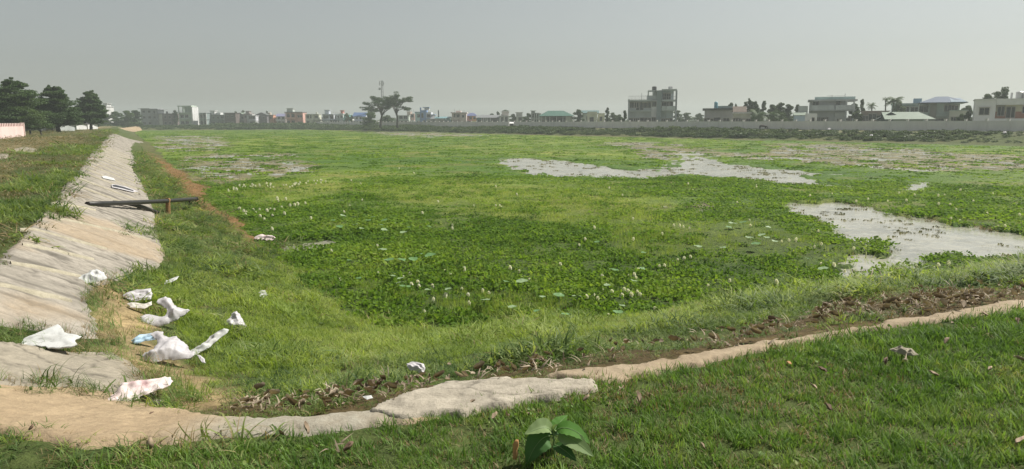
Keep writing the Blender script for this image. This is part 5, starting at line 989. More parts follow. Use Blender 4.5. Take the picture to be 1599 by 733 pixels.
for px in (986, 993, 1012): h.win(X_(px), f1 + 1.0, 1., 1.4, .8)
for px in (995.5, 1000.8): h.door(X_(px), f1 + .4, .9, 2.0, .8)
h.win(X_(1006), f1 + 1.0, 1.3, 1.3, .8); h.win(X_(1005), 1.2, 2., 1.5, .8); h.win(X_(985), 1.2, 1., 1.4, .8); h.win(X_(992), 1.2, .9, 1.4, .8); h.door(X_(995.5), .5, .9, 2.1, .8); h.win(X_(1013), 1.2, .9, 1.4, .8)
h.win(X_(1020), f1 + 1.3, 1.0, 1.2, .2); h.win(X_(1020), 1.6, 1.0, 1.2, .2)
for zz_ in (Z_(142.3) - 2.2,): h.win(X_(1036), zz_, .8, 1.5, 1.6); h.win(X_(1042), zz_, 1., 1.5, 1.6)
for zz_ in (f1 + 1., 1.): h.win(X_(1035), zz_, 1.1, 1.4, 1.6); h.win(X_(1041.5), zz_, .9, 1.5, 1.6); h.door(X_(1046), zz_ - .4, .9, 2., 1.6)
h.body(X_(1009), X_(1023.9), Z_(149.5), 1., 6, None, 'upper_terrace', top2 + .36); MB().box(X_(1010), X_(1023.9), .8, 6, Z_(142.8), Z_(141.5)).build('terrace_roof', h.m, h.r); h.cols((X_(1010.7), X_(1018)), Z_(149.4), Z_(142.9), 1., .16); h.body(X_(1018.5), X_(1023.9), Z_(142.9), 2, 6, None, 'terrace_room', Z_(149.4))
h.tank(X_(1020), 3, MTANK, .6, 1.1, Z_(141.4)); h.tank(X_(1045), 4, MSTEEL, .6, .9, Z_(142.3) + .36); h.body(X_(1033), X_(1044), Z_(140.6), 2, 6, None, 'roof_wall', Z_(142.3) + .36)
MB().tube([(X_(1000.5), 1., top2 + .36), (X_(1000.5), 1., top2 + 2.2)], .05, 6).build('mast', MRAIL, h.r); MB().tube([(X_(1038), -1., .5), (X_(1038), -1., f1 + 1.8)], .06, 6).build('lamp_post', MRAIL, h.r)
# --- bungalow and its annex
h = House('low grey bungalow with a dark flat roof band, turquoise roof tank and terrace', 1100, 1146, 172.5, 170, (.34, .33, .33), floors=1, depth=9); h.body(0, X_(0) * 0 + h.W); h.slab(h.H + .002, -.5, h.W - .5, .9, .45, m=plain('dark_fascia', (.07, .075, .075), .8)); h.win(h.W * .08, 1.3, 1.2, 1.2); h.door(h.W * .42, .5, 1.6, 2.2); h.win(h.W * .72, 1.3, 1.3, 1.2); h.tank(h.X(1117), 2, MTBLUE, .42, 1.6, h.H + .45); h.body(h.X(1120), h.X(1144), h.Z(165.5), 3, 7, WM((.28, .34, .33)), 'roof_terrace', h.H + .455); h.win(h.W * .25, 1.5, .6, .9)
h = House('short cream annex with a white eave and brown tiled roof beside the bungalow', 1145, 1171, 177.5, 158, (.46, .45, .38), floors=1, depth=7); h.body(); h.slab(h.H + .002, out=.7, th=.22, m=WM((.66, .66, .64))); h.gable(0, h.W - 1, h.H + .32, h.H + 1.6, MTR, axis='x', over=.2); h.win(h.W * .12, 1.2, 1., 1.2); h.win(h.W * .3, 1.2, 1., 1.2); h.win(h.W * .58, 1.2, .9, 1.1); h.win(h.W * .88, 1.2, .9, 1.1)
# --- sheds and the wide balcony house
h = House('small bluish tin shed leaning beside the wide balcony house', 1240, 1257, 180, 148, (.34, .42, .50), name='shed', cat='shed', floors=1, depth=5); h.body(); h.gable(0, h.W, h.H, h.H + .6, MTP, axis='x', over=.2); h.body(h.W * .4, h.W + .5, h.H + 1.9, 3., 6, WM((.36, .38, .37)), 'rear_room')
h = House('white walled yard room with one small dark opening', 1257, 1275, 177.5, 142, (.62, .63, .60), name='yard_room', cat='room', floors=1, depth=3); h.body(0, None, None, 0, 1.2); h.door(h.W * .68, .8, .45, 1.7)
h = House('wide grey two storey house with long balcony and turquoise roof band', 1263, 1332, 158.5, 160, (.38, .39, .40), floors=2, depth=10); f1 = h.Z(173.5); h.body(0, h.X(1320), None, .8); h.body(h.X(1302), h.X(1318), f1 - .4, .3, .8, WM((.46, .47, .46)), 'front_room'); h.slab(h.H + .002, -.4, h.W + .3, .6, .35); h.slab(f1, 0, h.W, 1.1, .25); b_ = WM((.44, .46, .46)); h.balcony(f1 + .251, h.X(1302), h.X(1331), 1.1, True, b_); h.body(h.X(1264), h.X(1300), f1 + 1.2, -1.1, -.9, b_, 'balcony_wall', f1 + .251); h.body(h.X(1270), h.X(1331), h.H + .95, .2, .4, WM((.34, .44, .43)), 'roof_band', h.H + .353)
h.cols((h.X(1318), h.X(1329)), 0, h.H, -.8, .16, b_); h.win(h.X(1272), f1 + 1., 1.2, 1.2, .8); h.win(h.X(1306), f1 + .9, .8, 1.2, .8); h.door(h.X(1321), .3, 1.2, 2.1, .6); h.win(h.X(1309), 1.2, .8, 1., .3); h.win(h.X(1326), 1.2, .8, 1.6, .8)
for px in (1278, 1284, 1290): h.door(h.X(px), .4, .7, 2.2, .8)
for px in (1296, 1315.5): MB().tube([(h.X(px), .5, h.H + .9), (h.X(px), .5, h.Z(149 if px < 1300 else 147))], .05, 6).build('mast', MRAIL, h.r)
MB().box(h.X(1288), h.X(1315.5), .48, .52, h.Z(150.5), h.Z(150.2)).build('wire_bar', MRAIL, h.r)
# --- right group
h = House('low brick row with mixed dark openings behind the wall', 1345, 1386, 174.5, 150, (.30, .23, .20), name='brick_row', cat='house', floors=1, depth=6); h.body(); h.slab(h.H + .002, out=.3, th=.15); h.win(h.W * .4, 2., 1.4, 1.2); h.win(h.W * .75, 1.6, 1.8, 1.3); h.win(h.W * .15, 1.8, 1., 1.)
h = House('dark tin barn with its gable end towards the pond', 1372, 1408, 187, 138, (.06, .09, .085), name='barn', cat='barn', floors=1, depth=9); h.body(); h.gable(0, h.W, h.H, h.Z(175.5), plain('dark_green_tin', (.05, .07, .065), .7), axis='y', over=.5)
h = House('big pale green tin roof sloping down towards the wall', 1395, 1440, 186.5, 134, (.30, .34, .30), name='barn', cat='barn', floors=1, depth=11); h.body(0, h.W); v0 = h.Z(186.3); v1 = h.Z(174.8); v = [(-1.5, -.8, v0), (h.W + 2., -.8, v0), (h.W - .5, 5.5, v1), (-2.0, 5.5, v1), (-2, 11.5, v0), (h.W + .5, 11.5, v0)]; v2 = [(a, b, c - .1) for a, b, c in v]; MB().add(v + v2, [(0, 1, 2, 3), (3, 2, 5, 4), (9, 8, 7, 6), (10, 11, 8, 9), (0, 6, 7, 1), (5, 11, 10, 4), (0, 3, 9, 6), (3, 4, 10, 9), (1, 7, 8, 2), (2, 8, 11, 5)]).build('roof', MTP, h.r)
h = House('bluish flat roofed block with a terrace wall left of the hipped house', 1392, 1434, 164, 178, (.30, .38, .40), floors=2, depth=8); h.body(); h.slab(h.H + .002, out=.6, th=.35); h.win(h.W * .5, h.fh + 1.); h.win(h.W * .8, h.fh + .9, 1.6, 1.3); h.body(h.X(1424), h.X(1436), h.H + 1.5, 1, 4, WM((.24, .36, .48)), 'blue_room', h.H + .36)
h = House('two storey house under a wide blue hipped tin roof', 1434, 1497, 161, 150, (.34, .40, .37), floors=2, depth=11); h.body(h.X(1448), h.X(1482)); h.body(h.X(1434), h.X(1448) - .002, h.H - .2, 1., None, WM((.42, .48, .47))); h.body(h.X(1482) + .002, h.X(1495), h.H, .6, None, WM((.44, .50, .46))); h.hip(h.X(1446), h.X(1492), h.H + .05, h.Z(150.5), plain('slate_blue_tin', (.07, .10, .16), .5), 1.6, ridge=.25); MB().add([(h.X(1480), -1.8, h.H + .1), (h.X(1504), -1.8, h.H + .1), (h.X(1496), 4, h.H + 1.), (h.X(1480), 4, h.H + 1.1), (h.X(1480), -1.8, h.H), (h.X(1504), -1.8, h.H), (h.X(1496), 4, h.H + .9), (h.X(1480), 4, h.H + 1.)], [(0, 1, 2, 3), (7, 6, 5, 4), (0, 4, 5, 1), (1, 5, 6, 2), (2, 6, 7, 3), (3, 7, 4, 0)]).build('side_roof', plain('light_blue_tin', (.17, .23, .29), .5), h.r)
h.body(h.X(1450), h.X(1460), h.H, -.5, -.002, WM((.20, .19, .17)), 'dark_bay'); h.slab(h.fh, h.X(1460), h.X(1484), .7, .25); h.win(h.X(1477), h.fh + 1., 1.2, 1.2); h.win(h.X(1487), h.fh + 1., 1.2, 1.1, .6); h.win(h.X(1441), h.fh + .9, 1.6, 1.2, 1.); h.body(h.X(1479), h.X(1504), h.Z(174), -3., -.9, WM((.50, .49, .42)), 'annex'); h.slab(h.Z(174) + .002, h.X(1478), h.X(1505), 3.2, .15, -.95); h.win(h.X(1485.5), 1.2, .9, 1.3, -3.); h.door(h.X(1497), .8, .8, 1.6, -3.); h.win(h.X(1467), 1., 2.4, 1.2)
h = House('white single storey house with wide window, brick porch and roof tank at right edge', 1520, 1622, 156, 121, (.62, .64, .68), floors=1, depth=9, dirt=.12); h.body(0, h.X(1552)); h.body(h.X(1552) + .002, h.W, None, 1.4, None, WM((.56, .54, .42), .12)); MB().box(h.X(1552) + .01, h.W, -.25, 1.398, h.Z(164.5), h.H).build('porch_fascia', h.m, h.r); h.slab(h.H + .002, -.15, h.W, .3, .12); h.body(h.X(1552) + .002, h.W, h.Z(175), 1.2, 1.398, WM((.30, .15, .11)), 'brick_dado'); h.body(h.X(1551.5), h.W, h.Z(185.5), -.4, 1.19, h.m, 'plinth')
h.win(h.X(1535), h.Z(179.5), 1.35, 1.1); h.win(h.X(1561), h.Z(181), .9, 1.5, 1.2); h.door(h.X(1572.5), h.Z(184), .6, 1.7, 1.2); h.door(h.X(1579), h.Z(184), .5, 1.7, 1.2); h.win(h.X(1599), h.Z(177), 1.1, 1., 1.2); h.tank(h.X(1587), 2, MSTEEL, .55, 1.2, h.H + .1); MB().box(h.X(1594), h.W, 1., 7, h.H + .12, h.H + 1.0).build('roof_room', h.m, h.r); MB().tube([(h.X(1575), 1., h.H), (h.X(1575), 1., h.H + 1.1)], .07, 6).build('mast', MRAIL, h.r); MB().tube([(h.X(1573.4), 1., h.H), (h.X(1573.4), 1., h.H + 1.1)], .05, 6).build('mast', MRAIL, h.r)
# huts beneath the left trees
h = House('small white walled hut with dark roof and one window beneath the trees at left', 118, 136, 194.5, 175, (.66, .66, .64), name='hut', cat='hut', floors=1, base=-.1, depth=5); h.body(0, h.W * .85); h.gable(0, h.W * .85, h.H, h.H + .7, plain('dark_roof', (.07, .07, .075), .8), axis='x', over=.5); h.win(h.W * .42, .7, 1.1, .8); h.body(h.W * .88, h.W * 1.0, 1.2, 0, 1., None, 'gate_post')
h = House('pale end wall of a hut seen between dark trunks', 111, 118.5, 194.5, 165, (.70, .66, .60), name='hut', cat='hut', floors=1, base=-.1, depth=4); h.body(); h.gable(0, h.W, h.H, h.H + .4, plain('old_roof', (.10, .09, .09), .8), axis='x', over=.3); h.door(h.W * .2, .1, .5, 1.6)
h = House('dim grey hut with an open dark front in the shade of the trees', 62, 90, 194.5, 135, (.34, .36, .36), name='hut', cat='hut', floors=1, base=-.1, depth=5); h.body(0, h.W * .3); h.body(h.W * .7, h.W); h.body(h.W * .3 + .002, h.W * .7 - .002, None, 2.); h.gable(0, h.W, h.H, h.H + .5, plain('shade_roof', (.12, .13, .14), .8), axis='x', over=.4); h.win(h.W * .85, .8, .7, .8)
h = House('orange brown house front glimpsed between the second and third tree', 112, 124, 184, 230, (.62, .38, .22), floors=1, base=-.1, depth=6); h.body(); h.slab(h.H + .002, out=1.2, m=WM((.5, .5, .48))); h.win(h.W * .5, 1.8); h.slab(h.H * .55, out=1.)
# pale shelter in the gap of the wall
c = at(796.5, 226, -.25); sh = empty('gateway_shelter', (c.x, c.y, -.25), -.2); tag(sh, 'dark low shelter with a bluish white top filling the gap in the long wall', 'shelter'); MB().box(-1.1, -1.0, -.6, 1.2, 0, 1.2).box(1., 1.1, -.6, 1.2, 0, 1.2).box(-1., 1., 1.1, 1.2, 0, 1.2).build('side_wall', MDK, sh); MB().add([(-1.3, -.9, 1.15), (1.3, -.9, 1.15), (1.2, 1.4, 1.6), (-1.2, 1.4, 1.6), (-1.3, -.9, 1.05), (1.3, -.9, 1.05), (1.2, 1.4, 1.5), (-1.2, 1.4, 1.5)], [(0, 1, 2, 3), (7, 6, 5, 4), (0, 4, 5, 1), (1, 5, 6, 2), (2, 6, 7, 3), (3, 7, 4, 0)]).build('canopy', WM((.62, .66, .76), .1), sh); MB().box(-.9, .9, -.2, .6, .05, .5).build('counter', MTR, sh)
# telecom mast
D = 350; c = at(598, D, -.3); tm = empty('telecom_mast', c); tag(tm, 'thin lattice telecom mast rising behind the central trees', 'mast'); Ht = zpix(598, 126, D) + .3
b = MB()
for a in range(3):
    q = a * 2.094 + .3; b.tube([(.9 * math.cos(q), .9 * math.sin(q), 0), (.45 * math.cos(q), .45 * math.sin(q), Ht)], .10, 5)
n = 14
for i in range(n):
    for a in range(3):
        q = a * 2.094 + .3; q2 = (a + 1) * 2.094 + .3; r1 = .9 - .45 * i / n; r2 = .9 - .45 * (i + 1) / n; b.tube([(r1 * math.cos(q), r1 * math.sin(q), Ht * i / n), (r2 * math.cos(q2), r2 * math.sin(q2), Ht * (i + 1) / n)], .06, 4)
b.build('lattice', MRAIL, tm)
MA = plain('antenna_grey', (.45, .46, .47), .6)
for a in range(3):
    q = a * 2.094 + .9; MB().box(-.16, .16, -.1, .1, -1., 1.).tube([(0, 0, -1.2), (0, 0, 1.2)], .05, 5).build('antenna_panel', MA, tm).location = (1.1 * math.cos(q), 1.1 * math.sin(q), Ht - 1.3)
for dz, r_, q in ((-4., .6, 3.), (-9., .7, .2)): o = MB().tube([(0, 0, 0), (0, .18, 0), (0, .3, 0)], [r_, r_ * .9, r_ * .3], 14).build('dish', MA, tm); o.location = (1.0 * math.cos(q), -.6, Ht + dz)
MB().box(-1.3, 1.3, -.05, .05, Ht - 1.5, Ht - 1.38).box(-.05, .05, -1.3, 1.3, Ht - 1.52, Ht - 1.4).build('cross_arm', MRAIL, tm)
# bench-like rail by the trees
c = at(52, 92, 0); bn = empty('bench', c); tag(bn, 'low bench-like rail in front of the left trees, right of the pink wall', 'bench'); MB().box(-1.0, 1.0, -.15, .15, .62, .70).build('seat', MTG2, bn)
for xx in (-.55, .85): MB().box(xx - .07, xx + .07, -.1, .1, -.1, .618).build('leg', MDK, bn)

# ------------------------------------------------------------------ trees
MBK2 = plain('bark', (.075, .06, .045), .9, 0, .4, 3)
LT1 = leaf_mat('tree_leaf_dark', [(0, (.034, .07, .022)), (.5, (.06, .11, .032)), (1, (.11, .16, .05))], .25, .25, tcol=1.3); LT2 = leaf_mat('tree_leaf_mid', [(0, (.03, .06, .02)), (.5, (.05, .09, .03)), (1, (.09, .13, .045))], .3, .25, tcol=1.3); LT3 = leaf_mat('bush_leaf', [(0, (.035, .065, .02)), (.5, (.06, .10, .032)), (1, (.115, .145, .055))], .3, .2, tcol=1.3)
def leaves(clumps, size, mat, name='crown'):
    V_ = []; 
    for (c, rr, n) in clumps:
        u = RNG.normal(0, 1, (n, 3)); u /= np.linalg.norm(u, axis=1)[:, None]; q = RNG.uniform(.35, 1, n) ** .6; P = np.array(c) + u * q[:, None] * np.array(rr)
        nn = RNG.normal(0, 1, (n, 3)) + np.array([0, 0, .8]); nn /= np.linalg.norm(nn, axis=1)[:, None]; t = np.cross(nn, RNG.normal(0, 1, (n, 3))); t /= np.linalg.norm(t, axis=1)[:, None]; b_ = np.cross(nn, t)
        s = size * RNG.uniform(.5, 1.2, n)[:, None]; V_.append(np.stack([P - t * s, P + b_ * s * .55, P + t * s, P - b_ * s * .55], 1))
    V_ = np.concatenate(V_).reshape(-1, 3); return np_mesh(name, V_, np.arange(len(V_)).reshape(-1, 4), [mat])
def tree(label, px, D, top, wpx, kind='round', mat=None, base=-.2, name='tree', cat='tree', seed=1, trunk=None, low=.3, dens=1., group=None):
    global RNG
    random.seed(seed * 7 + 1); RNG = np.random.default_rng(seed); mat = mat or LT2
    c = at(px, D, base); r = empty(name, c); tag(r, label, cat, group); H = zpix(px, top, D) - base; R_ = wpx * D / F / 2; b = MB(); cl = []; px_m = D / 704; sz = max(.14, px_m * .5)
    tr = trunk or max(.10, H * .022); top_t = H * (.9 if kind in ('layered', 'slender', 'round') else .62); bend = random.uniform(-.05, .05) * H
    tp = [(bend * math.sin(t * 2.) + random.uniform(-.01, .01) * H, random.uniform(-.01, .01) * H, t * top_t - (.3 if t == 0 else 0)) for t in (0, .15, .35, .55, .75, 1)]
    if kind != 'bush': b.tube(tp, [tr * 1.25, tr, tr * .85, tr * .68, tr * .45, tr * .18], 8)
    def tpos(z):
        t = min(max(z / top_t, 0), 1); return Vector((bend * math.sin(t * 2.), 0, z))
    if kind == 'layered':
        nl = 14
        for i in range(nl):
            t = i / (nl - 1); z = H * (low + (.97 - low) * t); rr = R_ * (1.02 - .66 * t ** 2.2) * random.uniform(.8, 1.12); nb = 7 if t < .75 else 5
            for k in range(nb):
                a = random.uniform(0, 6.283); e = tpos(z) + Vector((math.cos(a) * rr * .78, math.sin(a) * rr * .78, random.uniform(-.02, .05) * H)); s = tpos(z - .05 * H); b.tube([s, s.lerp(e, .5) + Vector((0, 0, .01 * H)), e], [tr * .3 * (1.1 - t), tr * .18, tr * .06], 5)
                for f_ in (.45, .8, 1.05): q = s.lerp(e, f_); cl.append(((q.x, q.y, q.z), (rr * .36, rr * .36, H * .03), int(70 * dens))); cl.append(((q.x + random.uniform(-.3, .3) * rr, q.y + random.uniform(-.3, .3) * rr, q.z + random.uniform(-.05, .05) * H), (rr * .22, rr * .22, H * .022), int(55 * dens)))
        for k in range(3): a = random.uniform(-1, 1); e = tpos(H * .93) + Vector((R_ * a * .3, 0, H * random.uniform(.03, .08))); b.tube([tpos(H * .88), e], [tr * .15, tr * .05], 4)
    elif kind == 'umbrella':
        nb = 19
        for k in range(nb):
            a = k * 2.4 + random.uniform(-.3, .3); t = (k + .5) / nb; z0_ = H * random.uniform(.28, .60); rr = R_ * random.uniform(.45, 1.0); ze = H * (.55 + .42 * (1 - (rr / R_) ** 2 * .5)) * random.uniform(.85, 1.02) - (H * .2 if k % 3 == 0 else 0); s = tpos(z0_); e = Vector((math.cos(a) * rr + tpos(z0_).x, math.sin(a) * rr, ze)); m2 = s.lerp(e, .55) + Vector((0, 0, H * .05)); b.tube([s, s.lerp(m2, .5) + Vector((0, 0, .015 * H)), m2, e], [tr * .42, tr * .32, tr * .2, tr * .06], 6)
            for f_ in (.6, .85, 1.05):
                q = m2.lerp(e, f_); cl.append(((q.x, q.y, q.z + H * .01), (R_ * .21, R_ * .21, H * .032), int(75 * dens)))
            for _ in range(2): q = m2.lerp(e, random.random()); q2 = q + Vector((random.uniform(-.3, .3) * R_, random.uniform(-.3, .3) * R_, H * random.uniform(.02, .1))); b.tube([q, q2], [tr * .12, tr * .04], 4); cl.append(((q2.x, q2.y, q2.z), (R_ * .2, R_ * .2, H * .03), int(60 * dens)))
    elif kind in ('round', 'slender', 'bush'):
        nb = {'round': 16, 'slender': 12, 'bush': 14}[kind]
        for k in range(nb):
            a = random.uniform(0, 6.283); t = (k + .5) / nb; z = H * (low + (1 - low) * t * .93) if kind != 'bush' else H * (.12 + .75 * t); env = math.sin(math.pi * min(1, .22 + .72 * (z / H - low) / (1 - low))) if kind != 'bush' else math.sqrt(max(.05, 1 - (z / H) ** 2)); rr = R_ * env * random.uniform(.45, .85); s = tpos(max(z - .12 * H, .1)); e = Vector((math.cos(a) * rr, math.sin(a) * rr, z)) + Vector((tpos(z).x, 0, 0)); b.tube([s, s.lerp(e, .6), e], [tr * .35, tr * .2, tr * .07], 5)
            q_ = R_ * (.42 if kind == 'round' else .5) * random.uniform(.75, 1.15); cl.append(((e.x, e.y, e.z), (q_, q_, H * random.uniform(.05, .10)), int(300 * dens))); cl.append(((e.x * .4, e.y * .4, e.z), (q_ * .9, q_ * .9, H * .08), int(150 * dens)))
        cl.append(((tpos(H).x, 0, H * .93), (R_ * .3, R_ * .3, H * .07), int(160 * dens)))
    link('crown', leaves(cl, sz, mat), r)
    if b.v: b.build('trunk', MBK2, r, smooth=True)
    return r
def palm(label, px, D, top, wpx, base=-.2, seed=1, name='palm_tree', fat=1., thick=.16, cat='palm tree', mat=None):
    random.seed(seed); c = at(px, D, base); r = empty(name, c); tag(r, label, cat); H = zpix(px, top, D) - base; R_ = wpx * D / F / 2; zc = H - R_ * .55; ln = random.uniform(-.4, .4)
    MB().tube([(0, 0, -.3), (ln * .3, 0, zc * .5), (ln, 0, zc)], [thick * 1.3, thick, thick * .8], 8).build('trunk', MBK2, r, smooth=True); m_ = mat or LT2
    for k in range(17):
        a = k * 2.4; el = random.uniform(-.35, 1.25); L_ = R_ * random.uniform(.85, 1.15); d = Vector((math.cos(a) * math.cos(el), math.sin(a) * math.cos(el), math.sin(el))); v = []; p_ = Vector((ln, 0, zc)); n = 7; pts = [p_.copy()]
        for i in range(n): p_ = p_ + d * L_ / n; d = (d + Vector((0, 0, -.22))).normalized(); pts.append(p_.copy())
        sd_ = Vector((-math.sin(a), math.cos(a), 0)); f = []
        for i in range(n):
            for sg in (-1, 1):
                for h_ in (0, .5):
                    q = pts[i].lerp(pts[i + 1], h_); w_ = R_ * .32 * fat * math.sin(math.pi * (.15 + .8 * (i + h_) / n)); e = q + sd_ * sg * w_ + (pts[i + 1] - pts[i]) * .6 + Vector((0, 0, -w_ * .5)); g_ = (pts[i + 1] - pts[i]) * .36; b0 = len(v); v += [tuple(q), tuple(q + g_), tuple(e + g_ * .3), tuple(e)]; f.append((b0, b0 + 1, b0 + 2, b0 + 3))
        link('frond', np_mesh('frond', np.array(v), np.array(f), [m_]), r)
# big trees at left
tree('huge dark layered tree at the left edge rising above the pink wall', 24, 108, 127, 78, 'layered', LT1, 0, seed=3, low=.12, dens=1.5, trunk=.34)
tree('dark tree cut by the left edge of the picture behind the pink wall', -14, 112, 139, 70, 'layered', LT1, 0, seed=4, low=.12, dens=1.3, trunk=.3)
tree('second dark layered tree from the left with thin dead twigs at its top', 89, 122, 137, 62, 'layered', LT1, 0, seed=5, low=.2, dens=1.3, trunk=.3)
tree('third dark tree from the left, compact and standing clear against the sky', 141, 150, 144.5, 42, 'layered', LT1, 0, seed=11, low=.24, dens=1.6, trunk=.28)
tree('smaller dark tree filling the gap between the two leftmost big trees and the second', 60, 130, 166, 40, 'round', LT1, 0, seed=21, low=.1, dens=1.3)
tree('small dark tree under the second big tree in front of the huts', 104, 140, 170, 30, 'round', LT1, 0, seed=22, low=.15)
for i, (px, D, tp, wd, lb) in enumerate([(168, 330, 178, 22, 'low tree just right of the last big tree'), (182, 320, 174, 26, 'wide dark tree in the left hedge line'), (199, 318, 172.5, 26, 'bulky dark tree in the middle of the left hedge line'), (214, 325, 172, 20, 'dark tree touching the grey layered roof house'), (150, 260, 186, 20, 'low bushy tree beneath the third big tree')]):
    tree(lb, px, D, tp, wd, 'round', LT1, -.2, seed=30 + i, low=.08, dens=.9)
# small trees in the village row
for i, (px, D, tp, wd, kd, lb) in enumerate([(274, 372, 172, 9, 'round', 'small tree crown behind the low dark brick house'), (368, 400, 174, 7, 'round', 'tiny tree top behind the greenish gable'), (380, 400, 172.5, 9, 'round', 'small dark tree above the tank house'), (418, 400, 173.5, 6, 'slender', 'thin dark tree top above the bare brick wall'),
        (543, 355, 177, 10, 'round', 'small dark tree behind the teal house'), (549, 352, 180, 9, 'round', 'pale brownish tree left of the blue roofed house'), (700, 310, 183, 12, 'round', 'small dark bushy tree beside the beige pink house'), (769, 300, 177.5, 14, 'round', 'grey green tree behind the dark open shed'), (789, 292, 171.5, 17, 'round', 'rounded tree above the white arched window house'), (777, 300, 174.5, 9, 'slender', 'thin brownish tree top left of the rounded tree'),
        (824, 275, 177, 15, 'round', 'leafy tree left of the grey frame house'), (802, 288, 178, 14, 'round', 'green tree between the white house and the pale block'), (820, 262, 182, 14, 'bush', 'low shrub in front of the grey frame house')]):
    tree(lb, px, D, tp, wd, kd, LT2, -.2, seed=50 + i, low=.12, dens=.45)
# central pair
tree('left central tree with a broad open umbrella crown', 594, 262, 149, 50, 'umbrella', LT2, -.3, seed=2, dens=2.1, trunk=.42)
tree('right central tree, taller and thinner, with an airy umbrella crown', 620, 255, 142.5, 44, 'umbrella', LT2, -.3, seed=9, dens=1.7, trunk=.36)
tree('dense dark bushy tree under the left central tree', 578, 275, 173, 26, 'bush', LT1, -.3, seed=12, dens=1.); tree('darker shrubby tree between the trunks of the central trees', 606, 290, 180, 24, 'bush', LT2, -.3, seed=13, dens=.7)
tree('round green tree beside the green roofed hall', 903, 232, 171, 20, 'round', LT2, -.3, seed=14, low=.12, dens=.8); tree('slender tall tree right of the cream doorway house', 947.5, 225, 168, 8, 'slender', LT2, -.3, seed=15, low=.2, dens=.6)
for i, (px, D, tp, wd, kd, lb) in enumerate([(957, 235, 176, 14, 'round', 'low green tree next to the slender tree'), (968, 240, 179, 20, 'bush', 'dark shrubby tree left of the tall grey house'), (975, 205, 172.5, 9, 'slender', 'thin dark tree touching the tall grey house'), (1058, 260, 172.5, 18, 'round', 'hazy green tree right of the tall grey house'), (1072, 270, 176, 22, 'round', 'hazy low tree in the gap before the bungalow'), (1092, 265, 177, 18, 'bush', 'hazy shrubs touching the bungalow on the left'),
        (1141, 190, 160.5, 11, 'round', 'dark small tree behind the roof terrace of the bungalow'), (1148, 192, 162, 8, 'slender', 'thin tree just right of the roof terrace tree'), (1168, 178, 154, 16, 'umbrella', 'tallest open tree behind the cream annex'), (1180, 176, 158, 14, 'round', 'leafy tree right of the tallest open tree'), (1190, 180, 157.5, 12, 'slender', 'upright tree in the middle of the right tree group'), (1203, 176, 163, 20, 'round', 'broad green tree at the centre of the right tree group'), (1218, 172, 160, 20, 'round', 'bushy green tree with a pointed top in the right group'), (1232, 172, 163, 20, 'round', 'green tree nearest the wide balcony house'), (1244, 176, 163, 14, 'round', 'green tree directly behind the bluish shed'), (1178, 162, 170, 22, 'bush', 'low bushes in front of the right tree group'), (1212, 160, 172, 34, 'bush', 'broad dark shrubbery at the foot of the right tree group'),
        (1274, 170, 151.5, 8, 'bush', 'small bush growing on the roof line of the wide balcony house'), (1334, 165, 162, 20, 'round', 'leafy tree right of the wide balcony house'), (1344, 168, 154.5, 9, 'slender', 'tall thin tree with tufted top right of the balcony house'), (1402, 168, 157, 18, 'round', 'rounded grey green tree beside the tall palm'), (1340, 150, 174, 20, 'bush', 'dark shrubs behind the wall left of the brick row'), (1554, 140, 133.5, 34, 'umbrella', 'round topped open tree behind the white right house'), (1508, 160, 165, 18, 'round', 'low green tree between the hipped house and white house'), (1500, 128, 178, 16, 'bush', 'hazy shrub beside the small annex'), (1510, 125, 176, 14, 'bush', 'shrub touching the left wall of the white right house')]):
    tree(lb, px, D, tp, wd, kd, LT2, -.3, seed=80 + i, low=.15, dens=.6 if D > 200 else .8)
palm('small palm left of the brick row', 1361, 158, 160, 18, seed=3); palm('tall hazy palm with spreading fronds behind the dark barn', 1392, 162, 149, 30, seed=6, fat=1.3); palm('smaller palm left of the tall hazy palm', 1382, 165, 152, 14, seed=8); palm('banana plant with broad ragged leaves in front of the right tree group', 1184, 156, 171, 34, seed=9, fat=1.6, name='banana_plant', cat='banana plant', thick=.12, mat=LT2)
palm('small banana plant below the tallest open tree', 1208, 154, 175, 20, seed=12, fat=1.6, name='banana_plant', cat='banana plant', thick=.1)
random.seed(3); RNG = np.random.default_rng(3)
# shrubs and tall weeds on the far banks: one mass
cl = []
tbu = [leaves([((random.uniform(-.5, .5), random.uniform(-.5, .5), random.uniform(.1, .5)), (.5, .5, .32), 34) for _ in range(6)], .17, LT3, 'bush_clump') for _ in range(4)]
pts = []; scl = []
L_ = 330
for i in range(5200):
    s0 = random.uniform(-25, 300); c = random.uniform(1.2, 10.5) if random.random() < .8 else random.uniform(.2, .8); v = fbm(np.array([s0 * .05]), np.array([c * .1]), 200)[0]
    if c > 1 and v < .12: continue
    P = WP + WD * s0 + WN * c; sc = random.uniform(.45, 1.0) * (.5 + 1.4 * (v - .3)) * (1 + s0 / 260); sc = min(sc, 1.6) * (.45 if c < 3.5 else 1.); pts.append((P[0], P[1], float(T(P[0], P[1])) - .1)); scl.append((sc * 1.3, sc * 1.3, sc * .85))
for i in range(1500):
    s0 = random.uniform(-190, 15); c = random.uniform(-3, 13); P = FP + FD * s0 + FN * c; px = CX + F * P[0] / P[1]; hh = 1.9 if 340 < px < 560 else 1.0; sc = random.uniform(.6, 1.2) * hh; pts.append((P[0], P[1], float(T(P[0], P[1])) - .1)); scl.append((sc * 1.6, sc * 1.6, sc * (.9 if c < 5 else .6)))
n = len(pts); scatter('far_bank_shrubs', 'dark green shrubs and weeds along the far banks', 'shrubs', np.array(pts), rots(n, .1), np.array(scl), RNG.integers(0, 4, n), tbu)
